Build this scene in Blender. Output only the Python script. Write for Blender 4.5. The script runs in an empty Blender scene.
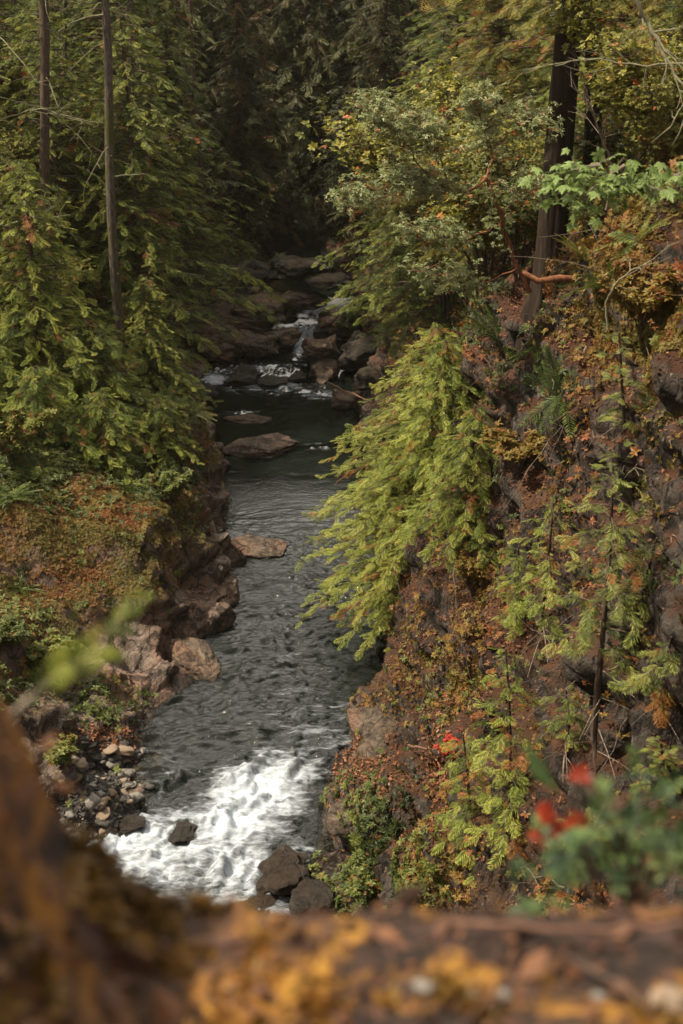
import bpy, math, random
import numpy as np
from mathutils import Vector
from mathutils.bvhtree import BVHTree

SC = bpy.context.scene
COL = SC.collection
R = math.radians
CAM = np.array([0.0, 0.0, 19.5]); PITCH = R(25.0); FPX = 1422.0
rng = np.random.default_rng(7)

# ------------------------------------------------------------------ camera
def ray(px, py):
    c, s = math.cos(PITCH), math.sin(PITCH)
    return np.array([px-341.5, FPX*c-(py-512)*s, -FPX*s-(py-512)*c])
def at(px, py, Y):
    d = ray(px, py); return CAM+d*(Y/d[1])
def at_z(px, py, z):
    d = ray(px, py); return CAM+d*((z-CAM[2])/d[2])
def proj(P):
    P = np.asarray(P, float)-CAM
    c, s = math.cos(PITCH), math.sin(PITCH)
    f = P[..., 1]*c-P[..., 2]*s; u = P[..., 1]*s+P[..., 2]*c
    f = np.where(f < .01, .01, f)
    return 341.5+FPX*P[..., 0]/f, 512-FPX*u/f

cam_d = bpy.data.cameras.new('camera'); cam = bpy.data.objects.new('camera', cam_d); COL.objects.link(cam)
cam.location = CAM; cam.rotation_euler = (R(90)-PITCH, 0, 0)
cam_d.sensor_fit = 'VERTICAL'; cam_d.sensor_height = 36; cam_d.lens = FPX*36/1024
cam_d.clip_start = .05; cam_d.clip_end = 900
cam_d.dof.use_dof = True; cam_d.dof.focus_distance = 36; cam_d.dof.aperture_fstop = 2.4
SC.camera = cam

# ------------------------------------------------------------------ noise
def _h(ix, iy, iz, seed):
    n = (ix.astype(np.int64)*73856093) ^ (iy.astype(np.int64)*19349663) ^ (iz.astype(np.int64)*83492791) ^ (seed*2654435)
    n = (n ^ (n >> 13))*1274126177 & 0x7fffffff
    n = (n ^ (n >> 15))*668265263 & 0x7fffffff
    return (n & 0xffffff)/float(0xffffff)*2-1
def vnoise(x, y, z=None, seed=0):
    if z is None: z = np.zeros_like(x)
    xi, yi, zi = np.floor(x), np.floor(y), np.floor(z)
    fx, fy, fz = x-xi, y-yi, z-zi
    fx = fx*fx*(3-2*fx); fy = fy*fy*(3-2*fy); fz = fz*fz*(3-2*fz)
    o = 0
    for a in (0, 1):
        for b in (0, 1):
            for c in (0, 1):
                w = (fx if a else 1-fx)*(fy if b else 1-fy)*(fz if c else 1-fz)
                o = o+w*_h(xi+a, yi+b, zi+c, seed)
    return o
def fbm(x, y, z=None, seed=0, octv=4, gain=.5):
    if z is None: z = np.zeros_like(x)
    o = 0; a = 1
    for k in range(octv):
        o = o+a*vnoise(x*2**k+k*7.3, y*2**k+k*3.1, z*2**k, seed+k); a *= gain
    return o
def sm(a, b, x):
    t = np.clip((np.asarray(x, float)-a)/(b-a), 0, 1); return t*t*(3-2*t)

# ------------------------------------------------------------------ mesh building
class Geo:
    def __init__(s): s.v = []; s.q = []; s.t = []; s.a = []; s.n = 0
    def add(s, v, quads=None, tris=None, a=0.0):
        v = np.asarray(v, np.float32).reshape(-1, 3); s.v.append(v)
        if quads is not None and len(quads): s.q.append(np.asarray(quads, np.int64).reshape(-1, 4)+s.n)
        if tris is not None and len(tris): s.t.append(np.asarray(tris, np.int64).reshape(-1, 3)+s.n)
        s.a.append(np.broadcast_to(np.asarray(a, np.float32), (len(v),)).copy()); s.n += len(v)
    def tube(s, pts, rad, seg=7, a=0.0, rough=0.0, seed=0):
        P = np.asarray(pts, float); n = len(P); rad = np.broadcast_to(np.asarray(rad, float), (n,))
        T = np.gradient(P, axis=0); T /= np.linalg.norm(T, axis=1)[:, None]+1e-9
        ref = np.array([0, 0, 1.]) if abs(T[0, 2]) < .9 else np.array([1., 0, 0])
        A = np.cross(T, ref); A /= np.linalg.norm(A, axis=1)[:, None]+1e-9; B = np.cross(T, A)
        th = np.linspace(0, 2*np.pi, seg, endpoint=False)
        rr = rad[:, None]*np.ones((1, seg))
        if rough: rr = rr*(1+rough*np.random.default_rng(seed).standard_normal((n, seg)))
        V = P[:, None]+rr[..., None]*(np.cos(th)[None, :, None]*A[:, None]+np.sin(th)[None, :, None]*B[:, None])
        i = np.arange(n-1)[:, None]*seg; j = np.arange(seg)[None]; k = (j+1) % seg
        Q = np.stack([i+j, i+k, i+seg+k, i+seg+j], -1)
        s.add(V, quads=Q, a=a)
        m = (n-1)*seg
        s.add(V[-1], tris=[[0, b, b+1] for b in range(1, seg-1)], a=a); s.add(V[0], tris=[[0, b+1, b] for b in range(1, seg-1)], a=a)
    def inst(s, tpl, M, T, val):
        """tpl: (K,4,3) quads, M: (N,3,3) columns = axes*scale, T: (N,3), val: (N,)"""
        K = tpl[0].shape[0]; N = len(T)
        if N == 0: return
        V = np.einsum('nij,kcj->nkci', M, tpl[0])+T[:, None, None]
        a = np.clip(val[:, None, None]+tpl[1][None], -1, 3)
        Q = np.arange(N*K*4).reshape(-1, 4)
        s.add(V.reshape(-1, 3), quads=Q, a=a.reshape(-1))
    def build(s, name, mat, parent=None, smooth=False, link=True):
        me = bpy.data.meshes.new(name); V = np.concatenate(s.v)
        q = np.concatenate(s.q) if s.q else np.zeros((0, 4), np.int64)
        t = np.concatenate(s.t) if s.t else np.zeros((0, 3), np.int64)
        me.vertices.add(len(V)); me.vertices.foreach_set('co', V.ravel().astype(np.float32))
        nl = q.size+t.size; me.loops.add(nl)
        me.loops.foreach_set('vertex_index', np.concatenate([q.ravel(), t.ravel()]).astype(np.int32))
        me.polygons.add(len(q)+len(t))
        st = np.concatenate([np.arange(len(q))*4, len(q)*4+np.arange(len(t))*3]).astype(np.int32)
        me.polygons.foreach_set('loop_start', st)
        me.polygons.foreach_set('use_smooth', np.full(len(q)+len(t), smooth))
        at_ = me.attributes.new('v', 'FLOAT', 'POINT'); at_.data.foreach_set('value', np.concatenate(s.a).astype(np.float32))
        me.update(calc_edges=True); me.validate()
        me.materials.append(mat)
        o = bpy.data.objects.new(name, me); COL.objects.link(o)
        if parent: o.parent = parent
        return o

def tag(o, label=None, cat=None, group=None, kind=None):
    if label: o['label'] = label
    if cat: o['category'] = cat
    if group: o['group'] = group
    if kind: o['kind'] = kind
    return o
def empty(name, loc=(0, 0, 0), rz=0, sc=1):
    o = bpy.data.objects.new(name, None); COL.objects.link(o); o.location = [float(c) for c in loc]
    o.rotation_euler = (0, 0, rz); o.scale = (sc,)*3; o.empty_display_size = .2
    return o
def copy_tree(root):
    r = root.copy(); COL.objects.link(r)
    for ch in root.children:
        c = ch.copy(); COL.objects.link(c); c.parent = r
        for g in ch.children:
            d = g.copy(); COL.objects.link(d); d.parent = c
    return r

# ------------------------------------------------------------------ materials
class NT:
    def __init__(s, name):
        s.m = bpy.data.materials.new(name); s.m.use_nodes = True; s.t = s.m.node_tree; s.t.nodes.clear()
        s.out = s.n('ShaderNodeOutputMaterial')
    def n(s, typ, **kw):
        nd = s.t.nodes.new(typ)
        for k, v in kw.items():
            if k.startswith('i_'):
                key = k[2:]; key = int(key) if key.isdigit() else key.replace('_', ' ')
                nd.inputs[key].default_value = v
            else: setattr(nd, k, v)
        return nd
    def l(s, a, b): s.t.links.new(a, b)
    def noise(s, scale, detail=4, rough=.55, vec=None, dist=0.0):
        nd = s.n('ShaderNodeTexNoise', i_Scale=scale, i_Detail=detail, i_Roughness=rough, i_Distortion=dist)
        if vec is not None: s.l(vec, nd.inputs['Vector'])
        return nd.outputs['Fac']
    def ramp(s, fac, stops):
        nd = s.n('ShaderNodeValToRGB'); cr = nd.color_ramp
        while len(cr.elements) < len(stops): cr.elements.new(.5)
        for e, (p, c) in zip(cr.elements, stops):
            e.position = p; e.color = (*c, 1) if len(c) == 3 else c
        s.l(fac, nd.inputs[0]); return nd.outputs[0]
    def mix(s, fac, a, b):
        nd = s.n('ShaderNodeMix', data_type='RGBA')
        for sock, val in ((nd.inputs[0], fac), (nd.inputs[6], a), (nd.inputs[7], b)):
            if isinstance(val, (int, float)): sock.default_value = val
            elif isinstance(val, tuple): sock.default_value = (*val, 1)
            else: s.l(val, sock)
        return nd.outputs[2]
    def math(s, op, a, b=0.0, clamp=False):
        nd = s.n('ShaderNodeMath', operation=op, use_clamp=clamp)
        for sock, val in ((nd.inputs[0], a), (nd.inputs[1], b)):
            if isinstance(val, (int, float)): sock.default_value = val
            else: s.l(val, sock)
        return nd.outputs[0]
    def smooth(s, a, b, x):
        nd = s.n('ShaderNodeMapRange', interpolation_type='SMOOTHSTEP'); nd.inputs[1].default_value = a; nd.inputs[2].default_value = b
        s.l(x, nd.inputs[0]); return nd.outputs[0]
def coords(T, scale=(1, 1, 1), obj=False):
    if obj: c = T.n('ShaderNodeTexCoord').outputs['Object']
    else: c = T.n('ShaderNodeNewGeometry').outputs['Position']
    m = T.n('ShaderNodeMapping'); m.inputs['Scale'].default_value = scale; T.l(c, m.inputs[0]); return m.outputs[0]

def leaf_mat(name, stops, gloss=.5, trans=.28, vary=.3):
    """stops: colours at v = 0 .. 1 then 1..2 for dying leaves"""
    T = NT(name)
    a = T.n('ShaderNodeAttribute', attribute_name='v').outputs['Fac']
    col = T.ramp(T.math('MULTIPLY', a, .5), stops)
    oi = T.n('ShaderNodeObjectInfo').outputs['Random']
    k = T.math('ADD', T.math('MULTIPLY', oi, vary), 1-vary/2)
    hs = T.n('ShaderNodeHueSaturation'); T.l(col, hs.inputs['Color']); T.l(k, hs.inputs['Value'])
    col = hs.outputs[0]
    p = T.n('ShaderNodeBsdfPrincipled', i_Roughness=gloss); p.inputs['Specular IOR Level'].default_value = .35
    T.l(col, p.inputs['Base Color'])
    tr = T.n('ShaderNodeBsdfTranslucent'); T.l(col, tr.inputs['Color'])
    mx = T.n('ShaderNodeMixShader'); mx.inputs[0].default_value = trans
    T.l(p.outputs[0], mx.inputs[1]); T.l(tr.outputs[0], mx.inputs[2]); T.l(mx.outputs[0], T.out.inputs[0])
    return T.m

def bark_mat(name, c1, c2, scale=6, moss=None, stretch=.18, strength=.6):
    T = NT(name); v = coords(T, (1, 1, stretch), obj=True)
    n1 = T.noise(scale*3, 6, .65, v); n2 = T.noise(scale*.4, 3, .5, v)
    col = T.ramp(n1, [(.3, c1), (.7, c2)])
    if moss: col = T.mix(T.smooth(.48, .62, n2), col, moss)
    p = T.n('ShaderNodeBsdfPrincipled', i_Roughness=.9); T.l(col, p.inputs['Base Color'])
    p.inputs['Specular IOR Level'].default_value = .2
    b = T.n('ShaderNodeBump', i_Strength=strength, i_Distance=.06); T.l(n1, b.inputs['Height']); T.l(b.outputs[0], p.inputs['Normal'])
    T.l(p.outputs[0], T.out.inputs[0]); return T.m

def rock_mat(name, dark, light, warm, moss1, moss2, litter, mossy=.5, wet=None, stretch=(1, 1, .55), litter_amt=.3, pale=None, bare=(.25, 1.3), frac=0.0):
    T = NT(name); v = coords(T, stretch)
    g = T.n('ShaderNodeNewGeometry'); sx = T.n('ShaderNodeSeparateXYZ'); T.l(g.outputs['Normal'], sx.inputs[0])
    ps = T.n('ShaderNodeSeparateXYZ'); T.l(g.outputs['Position'], ps.inputs[0])
    n0 = T.noise(.55, 5, .6, v, .6); n1 = T.noise(2.6, 8, .68, v, .5); n2 = T.noise(13, 6, .7, v); n3 = T.noise(45, 3, .7)
    rock = T.ramp(n1, [(.32, dark), (.52, tuple((a+b)/2 for a, b in zip(dark, light))), (.68, light)])
    rock = T.mix(T.smooth(.45, .65, n0), rock, warm)
    if pale: rock = T.mix(T.smooth(.60, .70, n2), rock, pale)
    vo = T.n('ShaderNodeTexVoronoi', feature='DISTANCE_TO_EDGE', i_Scale=1.3); T.l(v, vo.inputs['Vector'])
    vm = T.n('ShaderNodeVectorMath', operation='ADD'); sc_ = T.n('ShaderNodeVectorMath', operation='SCALE'); 
    nv = T.n('ShaderNodeTexNoise', i_Scale=1.7, i_Detail=4); T.l(v, nv.inputs['Vector'])
    T.l(nv.outputs['Color'], sc_.inputs[0]); sc_.inputs['Scale'].default_value = .9
    T.l(v, vm.inputs[0]); T.l(sc_.outputs[0], vm.inputs[1]); T.l(vm.outputs[0], vo.inputs['Vector'])
    crack = T.smooth(0.0, .06, vo.outputs['Distance'])
    mossc = T.ramp(T.noise(7, 6, .7), [(.3, moss1), (.7, moss2)])
    litc = T.ramp(n3, [(.3, tuple(c*.45 for c in litter)), (.55, litter), (.75, tuple(min(1, c*1.6) for c in litter))])
    if frac:
        mp = T.n('ShaderNodeMapping'); mp.inputs['Rotation'].default_value = (.5, .35, .5); mp.inputs['Scale'].default_value = (.8, .8, 5.5); T.l(vm.outputs[0], mp.inputs[0])
        fl_ = T.noise(1.6, 7, .7, mp.outputs[0]); rock = T.mix(T.math('MULTIPLY', T.smooth(.52, .40, fl_), frac), rock, tuple(c*.4 for c in dark)); 
        rock = T.mix(T.math('MULTIPLY', T.smooth(.05, .0, vo.outputs['Distance']), frac), rock, tuple(c*.35 for c in dark))
    # moss where the face looks up
    up = T.math('ADD', sx.outputs[2], T.math('MULTIPLY', T.math('SUBTRACT', n1, .5), 1.9))
    mf = T.smooth(1.05-mossy-.15, 1.05-mossy+.2, up)
    lf = T.math('MULTIPLY', T.smooth(.5-litter_amt*.3, .62-litter_amt*.3, T.noise(1.1, 5, .6)), 1.0)
    veg = T.mix(lf, mossc, litc)
    # bare scoured rock near the water
    wl = T.smooth(bare[0], bare[1], T.math('ADD', ps.outputs[2], T.math('MULTIPLY', T.math('SUBTRACT', n0, .5), 2.0)))
    mf = T.math('MULTIPLY', mf, wl)
    col = T.mix(mf, rock, veg)
    p = T.n('ShaderNodeBsdfPrincipled'); T.l(col, p.inputs['Base Color']); p.inputs['Specular IOR Level'].default_value = .35
    if wet:
        wf = T.smooth(.5, .05, ps.outputs[2]); 
        mr = T.n('ShaderNodeMapRange'); T.l(wf, mr.inputs[0]); mr.inputs[3].default_value = .85; mr.inputs[4].default_value = .3
        T.l(mr.outputs[0], p.inputs['Roughness'])
    else: p.inputs['Roughness'].default_value = .88
    h = T.math('ADD', T.math('MULTIPLY', n1, 1.2), T.math('MULTIPLY', n2, .5))
    h = T.math('ADD', h, T.math('MULTIPLY', n3, .15)); h = T.math('ADD', h, T.math('MULTIPLY', fl_, .9)) if frac else h; h = T.math('ADD', h, T.math('MULTIPLY', crack, .1))
    b = T.n('ShaderNodeBump', i_Strength=1.0, i_Distance=.22); T.l(h, b.inputs['Height']); T.l(b.outputs[0], p.inputs['Normal'])
    T.l(p.outputs[0], T.out.inputs[0]); return T.m

M = {}
M['cedar_sun'] = leaf_mat('cedar_sun', [(0, (.05, .085, .012)), (.25, (.19, .24, .035)), (.5, (.48, .50, .11)), (.53, (.25, .12, .03)), (1, (.42, .15, .04))])  # lit copy of the cedar foliage: sunlight put into the lighter tones
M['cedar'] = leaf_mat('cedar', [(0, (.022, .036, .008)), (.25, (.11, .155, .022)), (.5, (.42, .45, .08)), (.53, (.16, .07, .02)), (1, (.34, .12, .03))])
M['conifer_far'] = leaf_mat('conifer_far', [(0, (.03, .036, .014)), (.25, (.075, .085, .028)), (.5, (.17, .17, .055)), (.53, (.13, .075, .03)), (1, (.20, .10, .04))])  # gorge shade and warm haze put into the dark brown-olive tones
M['hemlock'] = leaf_mat('hemlock', [(0, (.04, .06, .015)), (.25, (.15, .19, .04)), (.5, (.36, .37, .09)), (.53, (.25, .12, .03)), (1, (.42, .15, .04))])
M['fir_gold'] = leaf_mat('fir_gold', [(0, (.03, .045, .012)), (.25, (.12, .13, .022)), (.5, (.34, .29, .05)), (.53, (.28, .14, .03)), (1, (.44, .14, .04))])
M['arbutus'] = leaf_mat('arbutus', [(0, (.05, .075, .025)), (.25, (.19, .24, .085)), (.5, (.46, .48, .25)), (.53, (.3, .12, .04)), (1, (.4, .13, .04))], gloss=.42, trans=.2)
M['gold_leaf'] = leaf_mat('gold_leaf', [(0, (.05, .06, .012)), (.25, (.17, .18, .03)), (.5, (.42, .36, .06)), (.53, (.4, .2, .04)), (1, (.45, .12, .04))], trans=.35)
M['maple'] = leaf_mat('maple', [(0, (.12, .18, .04)), (.25, (.24, .34, .09)), (.5, (.42, .52, .20)), (.53, (.4, .3, .06)), (1, (.45, .2, .05))], trans=.4)
M['brush'] = leaf_mat('brush', [(0, (.03, .035, .012)), (.2, (.09, .085, .022)), (.42, (.20, .17, .035)), (.5, (.26, .16, .035)), (.7, (.24, .09, .03)), (1, (.36, .10, .035))])
M['salal'] = leaf_mat('salal', [(0, (.025, .04, .012)), (.25, (.08, .11, .025)), (.5, (.22, .24, .05)), (.53, (.25, .1, .03)), (1, (.4, .1, .03))])
M['litter'] = leaf_mat('litter', [(0, (.035, .018, .012)), (.2, (.10, .045, .025)), (.45, (.22, .095, .04)), (.75, (.32, .12, .05)), (1, (.42, .22, .14))], trans=.1, gloss=.7)
M['fern'] = leaf_mat('fern', [(0, (.03, .05, .015)), (.25, (.10, .14, .03)), (.5, (.24, .26, .06)), (.53, (.28, .14, .04)), (1, (.34, .15, .05))])
M['red_leaf'] = leaf_mat('red_leaf', [(0, (.22, .02, .01)), (.5, (.5, .05, .025)), (1, (.5, .16, .09))], trans=.35)
M['outcrop_tuft'] = leaf_mat('outcrop_tuft', [(0, (.02, .014, .004)), (.35, (.08, .045, .010)), (.5, (.20, .105, .014)), (.6, (.24, .10, .015)), (1, (.2, .06, .015))], vary=0, trans=.15)
M['red_fg'] = leaf_mat('red_fg', [(0, (.28, .03, .01)), (.5, (.55, .075, .03)), (1, (.6, .22, .11))], trans=.45, vary=0)
M['shrub_fg'] = leaf_mat('shrub_fg', [(0, (.015, .035, .012)), (.25, (.06, .11, .03)), (.5, (.22, .30, .10)), (1, (.3, .2, .08))], vary=0)
M['bark'] = bark_mat('bark', (.05, .035, .028), (.16, .115, .09))
M['bark_big'] = bark_mat('bark_big', (.016, .011, .008), (.060, .042, .030), scale=3.2, stretch=.12, strength=1.0)
M['bark_pale'] = bark_mat('bark_pale', (.05, .04, .032), (.22, .185, .155), scale=9, moss=(.10, .095, .035), strength=1.0)
M['bark_red'] = bark_mat('bark_red', (.10, .04, .02), (.34, .15, .075), strength=.5)
M['twig'] = bark_mat('twig', (.12, .09, .07), (.32, .26, .20))
M['lichen'] = bark_mat('lichen', (.16, .15, .09), (.34, .32, .20))
M['log'] = bark_mat('log', (.10, .05, .035), (.28, .16, .11), stretch=1)

M['bank'] = rock_mat('bank_rock', (.09, .066, .052), (.42, .33, .27), (.34, .21, .15), (.03, .03, .008), (.15, .08, .018), (.08, .038, .016), mossy=.46, wet=True, pale=(.34, .28, .24), bare=(.9, 1.9), frac=.8)
M['cliff'] = rock_mat('cliff_rock', (.035, .029, .024), (.19, .16, .135), (.10, .062, .042), (.06, .05, .012), (.26, .16, .035), (.12, .052, .026), mossy=.50, wet=True, litter_amt=.5, pale=(.40, .36, .32), stretch=(1, 1, .35), frac=.85)
M['hill'] = rock_mat('hill_soil', (.03, .022, .018), (.08, .06, .045), (.06, .04, .03), (.03, .03, .012), (.07, .06, .025), (.07, .04, .025), mossy=.9)
M['bed'] = rock_mat('bed_rock', (.05, .045, .035), (.16, .14, .10), (.12, .09, .05), (.04, .04, .02), (.06, .06, .03), (.1, .06, .03), mossy=.0)
M['boulder'] = rock_mat('boulder_rock', (.06, .045, .034), (.34, .26, .19), (.30, .18, .12), (.05, .05, .015), (.12, .10, .03), (.14, .08, .04), mossy=.02, wet=True, stretch=(1, 1, 1), frac=.6)
M['boulder_dark'] = rock_mat('boulder_wet', (.016, .014, .012), (.085, .073, .06), (.06, .042, .03), (.04, .04, .015), (.10, .10, .03), (.08, .05, .03), mossy=.15, wet=True, stretch=(1, 1, 1))

# ------------------------------------------------------------------ terrain
# cross sections: y, left points (from channel outward), right points (from channel outward)
ST = [
 (-14, [(-1,17),(-2,17),(-3,17),(-5,17.2),(-8,17.5),(-14,19),(-26,24),(-70,40)], [(0,17),(1,17),(2,17),(3,17),(4,17.1),(5,17.4),(7,18),(11,19.5),(24,24),(70,40)]),
 (2.2, [(-1,16.6),(-2,16.6),(-3,16.8),(-5,17),(-8,17.5),(-14,19),(-26,24),(-70,40)], [(0,16.6),(1,16.6),(2,16.6),(3,16.8),(4,17),(5,17.4),(7,18),(11,19.5),(24,24),(70,40)]),
 (4.5, [(-1,10),(-2,10),(-4,10),(-7,10.5),(-9,12),(-14,15),(-26,22),(-70,40)], [(0,10),(1,10),(2.2,10),(3.4,10.5),(4.4,12),(5,14),(6,16),(10,19),(24,24),(70,40)]),
 (10, [(-2,1),(-4,1),(-7,2),(-9,4),(-11,7),(-16,11),(-26,18),(-70,38)], [(-.5,1),(1,2),(2.6,4),(3.9,6),(4.6,9),(5,12),(5.6,15),(8,18),(24,24),(70,40)]),
 (18, [(-3.5,-2),(-5.8,-1.1),(-7.4,0),(-8.5,2),(-10,4.5),(-14,8),(-24,13),(-70,36)], [(-1.4,-2),(-.4,-1),(1.5,1.6),(3,4),(4,8),(4.6,12),(5.2,14.6),(7,17.5),(24,24),(70,40)]),
 (22, [(-3.8,-2),(-5.6,-1.1),(-6.8,-.2),(-8.3,1.6),(-9.8,4),(-13.5,7),(-23,12),(-70,35)], [(-1.6,-2),(-.5,-1),(1.1,1.1),(2.5,3.1),(3.8,6),(4.5,9),(4.9,12),(6.2,15.2),(24,23),(70,40)]),
 (25, [(-4.0,-1.6),(-5.4,-1.0),(-6.4,-.3),(-7.8,1.2),(-9.4,3.4),(-13,6),(-22,11),(-70,34)], [(-1.4,-2),(-.45,-.7),(.7,.9),(1.9,2.2),(3.1,5),(3.9,8),(4.4,11.2),(5.6,14),(24,22),(70,39)]),
 (28, [(-4.0,-1.1),(-4.9,-.25),(-6.2,.2),(-7.0,1.2),(-8.8,3),(-13,5.5),(-22,10),(-70,33)], [(-.7,-1.6),(.0,-.1),(1.0,.8),(1.9,2.2),(2.8,5),(3.4,8),(3.95,10.6),(5.6,12.8),(24,21),(70,38)]),
 (30, [(-3.9,-1.1),(-4.5,.0),(-5.2,.4),(-6.4,.9),(-8.0,1.7),(-13,3.8),(-22,9.5),(-70,33)], [(.2,-1.6),(.75,.0),(1.3,1.0),(1.8,2.6),(2.4,5),(3.0,7.5),(4,10),(6,12.3),(24,20),(70,37)]),
 (32.6, [(-3.6,-1.4),(-4.1,.0),(-4.9,.55),(-5.8,1.2),(-7.4,1.8),(-13,3.8),(-22,9.5),(-70,33)], [(.6,-1.6),(1.05,.0),(1.3,1.8),(1.7,3.4),(2.3,5),(3.1,7.6),(4.1,9.8),(6.2,12),(24,20),(70,37)]),
 (34, [(-3.2,-1.6),(-3.6,.0),(-4.4,.85),(-5.2,2.9),(-7.2,3.4),(-13,5.0),(-22,9.5),(-70,33)], [(.7,-1.6),(1.15,.0),(1.5,1.6),(2.0,3.0),(2.7,5),(3.3,7.4),(4.3,9.6),(6.6,11.8),(24,20),(70,36)]),
 (36.5, [(-2.9,-1.6),(-3.3,.0),(-4.1,.8),(-4.9,2.7),(-7.2,3.4),(-13,5.0),(-22,9.5),(-70,33)], [(.8,-1.6),(1.25,.0),(1.6,1.5),(2.2,2.8),(3,4.8),(3.6,7),(4.6,9.2),(7,11.5),(24,19),(70,36)]),
 (39.5, [(-3.2,-1.6),(-3.5,.0),(-4.1,.6),(-4.9,1.4),(-7.4,3.2),(-13,5.0),(-22,10),(-70,34)], [(.9,-1.6),(1.3,.0),(1.8,1.4),(2.3,2.8),(3.1,4.7),(3.8,6.7),(4.8,8.8),(7.4,11.2),(24,18.5),(70,36)]),
 (42, [(-3.2,-1.6),(-3.5,.0),(-4.0,.9),(-4.8,3.2),(-6.6,3.7),(-13,5.4),(-22,10.5),(-70,35)], [(.8,-1.6),(1.2,.0),(1.7,1.3),(2.4,2.6),(3.2,4.4),(4,6.2),(5.2,8.2),(8,10.8),(24,18),(70,36)]),
 (46, [(-3.8,-1.6),(-4.3,.0),(-5.2,1.0),(-6.2,2.2),(-8,3.4),(-13,5.6),(-22,11),(-70,36)], [(.6,-1.6),(1.0,.0),(1.6,1.1),(2.4,2.2),(3.2,3.8),(4.2,5.4),(5.8,7.4),(9,10),(24,18),(70,36)]),
 (52, [(-5.0,-1.6),(-5.6,.0),(-6.4,.6),(-7.8,1.3),(-9.6,2.8),(-14,5.8),(-23,12),(-70,37)], [(.3,-1.6),(.8,.0),(1.4,.9),(2.2,1.8),(3.2,3.2),(4.4,4.8),(6.2,6.8),(10,9.6),(24,18),(70,36)]),
 (57, [(-5.2,-1.2),(-5.9,.1),(-6.9,.6),(-8.2,1.4),(-10,3),(-14.5,6.4),(-23,12.5),(-70,38)], [(.2,-1.4),(.7,.1),(1.3,.8),(2.1,1.6),(3.2,3.0),(4.6,4.6),(6.6,6.6),(10.5,9.6),(24,18),(70,37)]),
 (61, [(-2.0,-.6),(-2.7,.5),(-4.6,.9),(-6.8,1.2),(-9.2,2.6),(-14.5,7),(-23,13),(-70,39)], [(-.7,-.6),(-.1,.5),(.9,1.0),(2,1.8),(3.3,3.2),(4.9,4.8),(7,7),(11,10),(24,19),(70,38)]),
 (65, [(-2.0,.2),(-2.6,1.0),(-4.2,1.4),(-6.6,1.9),(-9.2,3.4),(-14,8),(-23,14),(-70,40)], [(-.6,.2),(-.1,1.1),(.8,1.7),(2,2.4),(3.4,3.8),(5.2,5.6),(7.6,8),(12,11),(24,20),(70,39)]),
 (70, [(-2.6,.6),(-3.1,1.6),(-4.4,2.2),(-6.4,3.0),(-9,4.8),(-14,9),(-23,15),(-70,42)], [(-1.2,.6),(-.6,1.9),(.4,2.8),(1.8,3.8),(3.5,5),(5.6,7),(8.4,9.4),(13,12),(24,21),(70,40)]),
 (76, [(-3,2.8),(-3.6,3.2),(-4.6,3.9),(-6.4,5.2),(-9,7),(-14,11),(-23,17),(-70,44)], [(-2,2.8),(-1,3.6),(.4,4.8),(1.8,6),(3.6,7.4),(6,9.4),(9,11.8),(14,14.5),(24,22),(70,42)]),
 (86, [(-3,7),(-3.6,7.2),(-4.6,7.8),(-6.4,9),(-9,11),(-14,14.5),(-23,20),(-70,46)], [(-2,7),(-1,7.6),(.4,8.5),(1.8,9.6),(3.6,11),(6,13),(9,15),(14,18),(24,24),(70,44)]),
 (110, [(-3,20),(-3.6,20),(-4.6,20.4),(-6.4,21),(-9,22),(-14,24),(-23,28),(-70,50)], [(-2,20),(-1,20),(.4,20.4),(1.8,21),(3.6,22),(6,23.5),(9,25),(14,27),(24,31),(70,48)]),
 (170, [(-3,48),(-3.6,48),(-4.6,48),(-6.4,48),(-9,49),(-14,50),(-23,52),(-70,62)], [(-2,48),(-1,48),(.4,48),(1.8,48),(3.6,49),(6,50),(9,51),(14,52),(24,54),(70,62)]),
]
ys = np.array([s[0] for s in ST], float)
PROF = np.array([list(reversed(s[1]))+s[2] for s in ST], float)      # (S, 18, 2)
KC = PROF.shape[1]
cnt = [24, 14, 22, 30, 34, 34, 30, 10, 18, 26, 40, 44, 44, 40, 30, 22, 12]
cnt = [6, 14, 22, 34, 34, 30, 18, 14, 16, 28, 34, 44, 44, 40, 34, 20, 8][:KC-1]
U = np.concatenate([k+np.linspace(0, 1, c, endpoint=False) for k, c in enumerate(cnt)]+[[KC-1]])
Y = np.concatenate([np.arange(-14, 16, .5), np.arange(16, 66, .11), np.arange(66, 90, .25), np.arange(90, 171, 2.)])
prof_y = np.empty((len(Y), KC, 2))
for k in range(KC):
    for c in (0, 1): prof_y[:, k, c] = np.interp(Y, ys, PROF[:, k, c])
# smooth along y a little
ker = np.array([1, 3, 4, 3, 1.])/12
for _ in range(3):
    pp = np.pad(prof_y, ((2, 2), (0, 0), (0, 0)), mode='edge'); prof_y = sum(ker[i]*pp[i:i+len(Y)] for i in range(5))
GX = np.empty((len(Y), len(U))); GZ = np.empty_like(GX)
k0 = np.clip(np.floor(U).astype(int), 0, KC-2); fr = U-k0
GX = prof_y[:, k0, 0]*(1-fr)+prof_y[:, k0+1, 0]*fr
GZ = prof_y[:, k0, 1]*(1-fr)+prof_y[:, k0+1, 1]*fr
GY = np.repeat(Y[:, None], len(U), 1)
def gnormals(X, Yy, Z):
    P = np.stack([X, Yy, Z], -1)
    du = np.gradient(P, axis=1); dv = np.gradient(P, axis=0)
    n = np.cross(du, dv); n /= np.linalg.norm(n, axis=-1)[..., None]+1e-9
    return n
N = gnormals(GX, GY, GZ)
sw = sm(0, .7, np.abs(N[..., 0]))      # steep walls rougher
big = fbm(GX*.35, GY*.35, GZ*.35, 3, 3)
mid = fbm(GX*1.1, GY*1.1, GZ*.7, 11, 4)
rid = 1-np.abs(fbm(GX*.9+5, GY*.9, GZ*.45, 21, 4))
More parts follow.
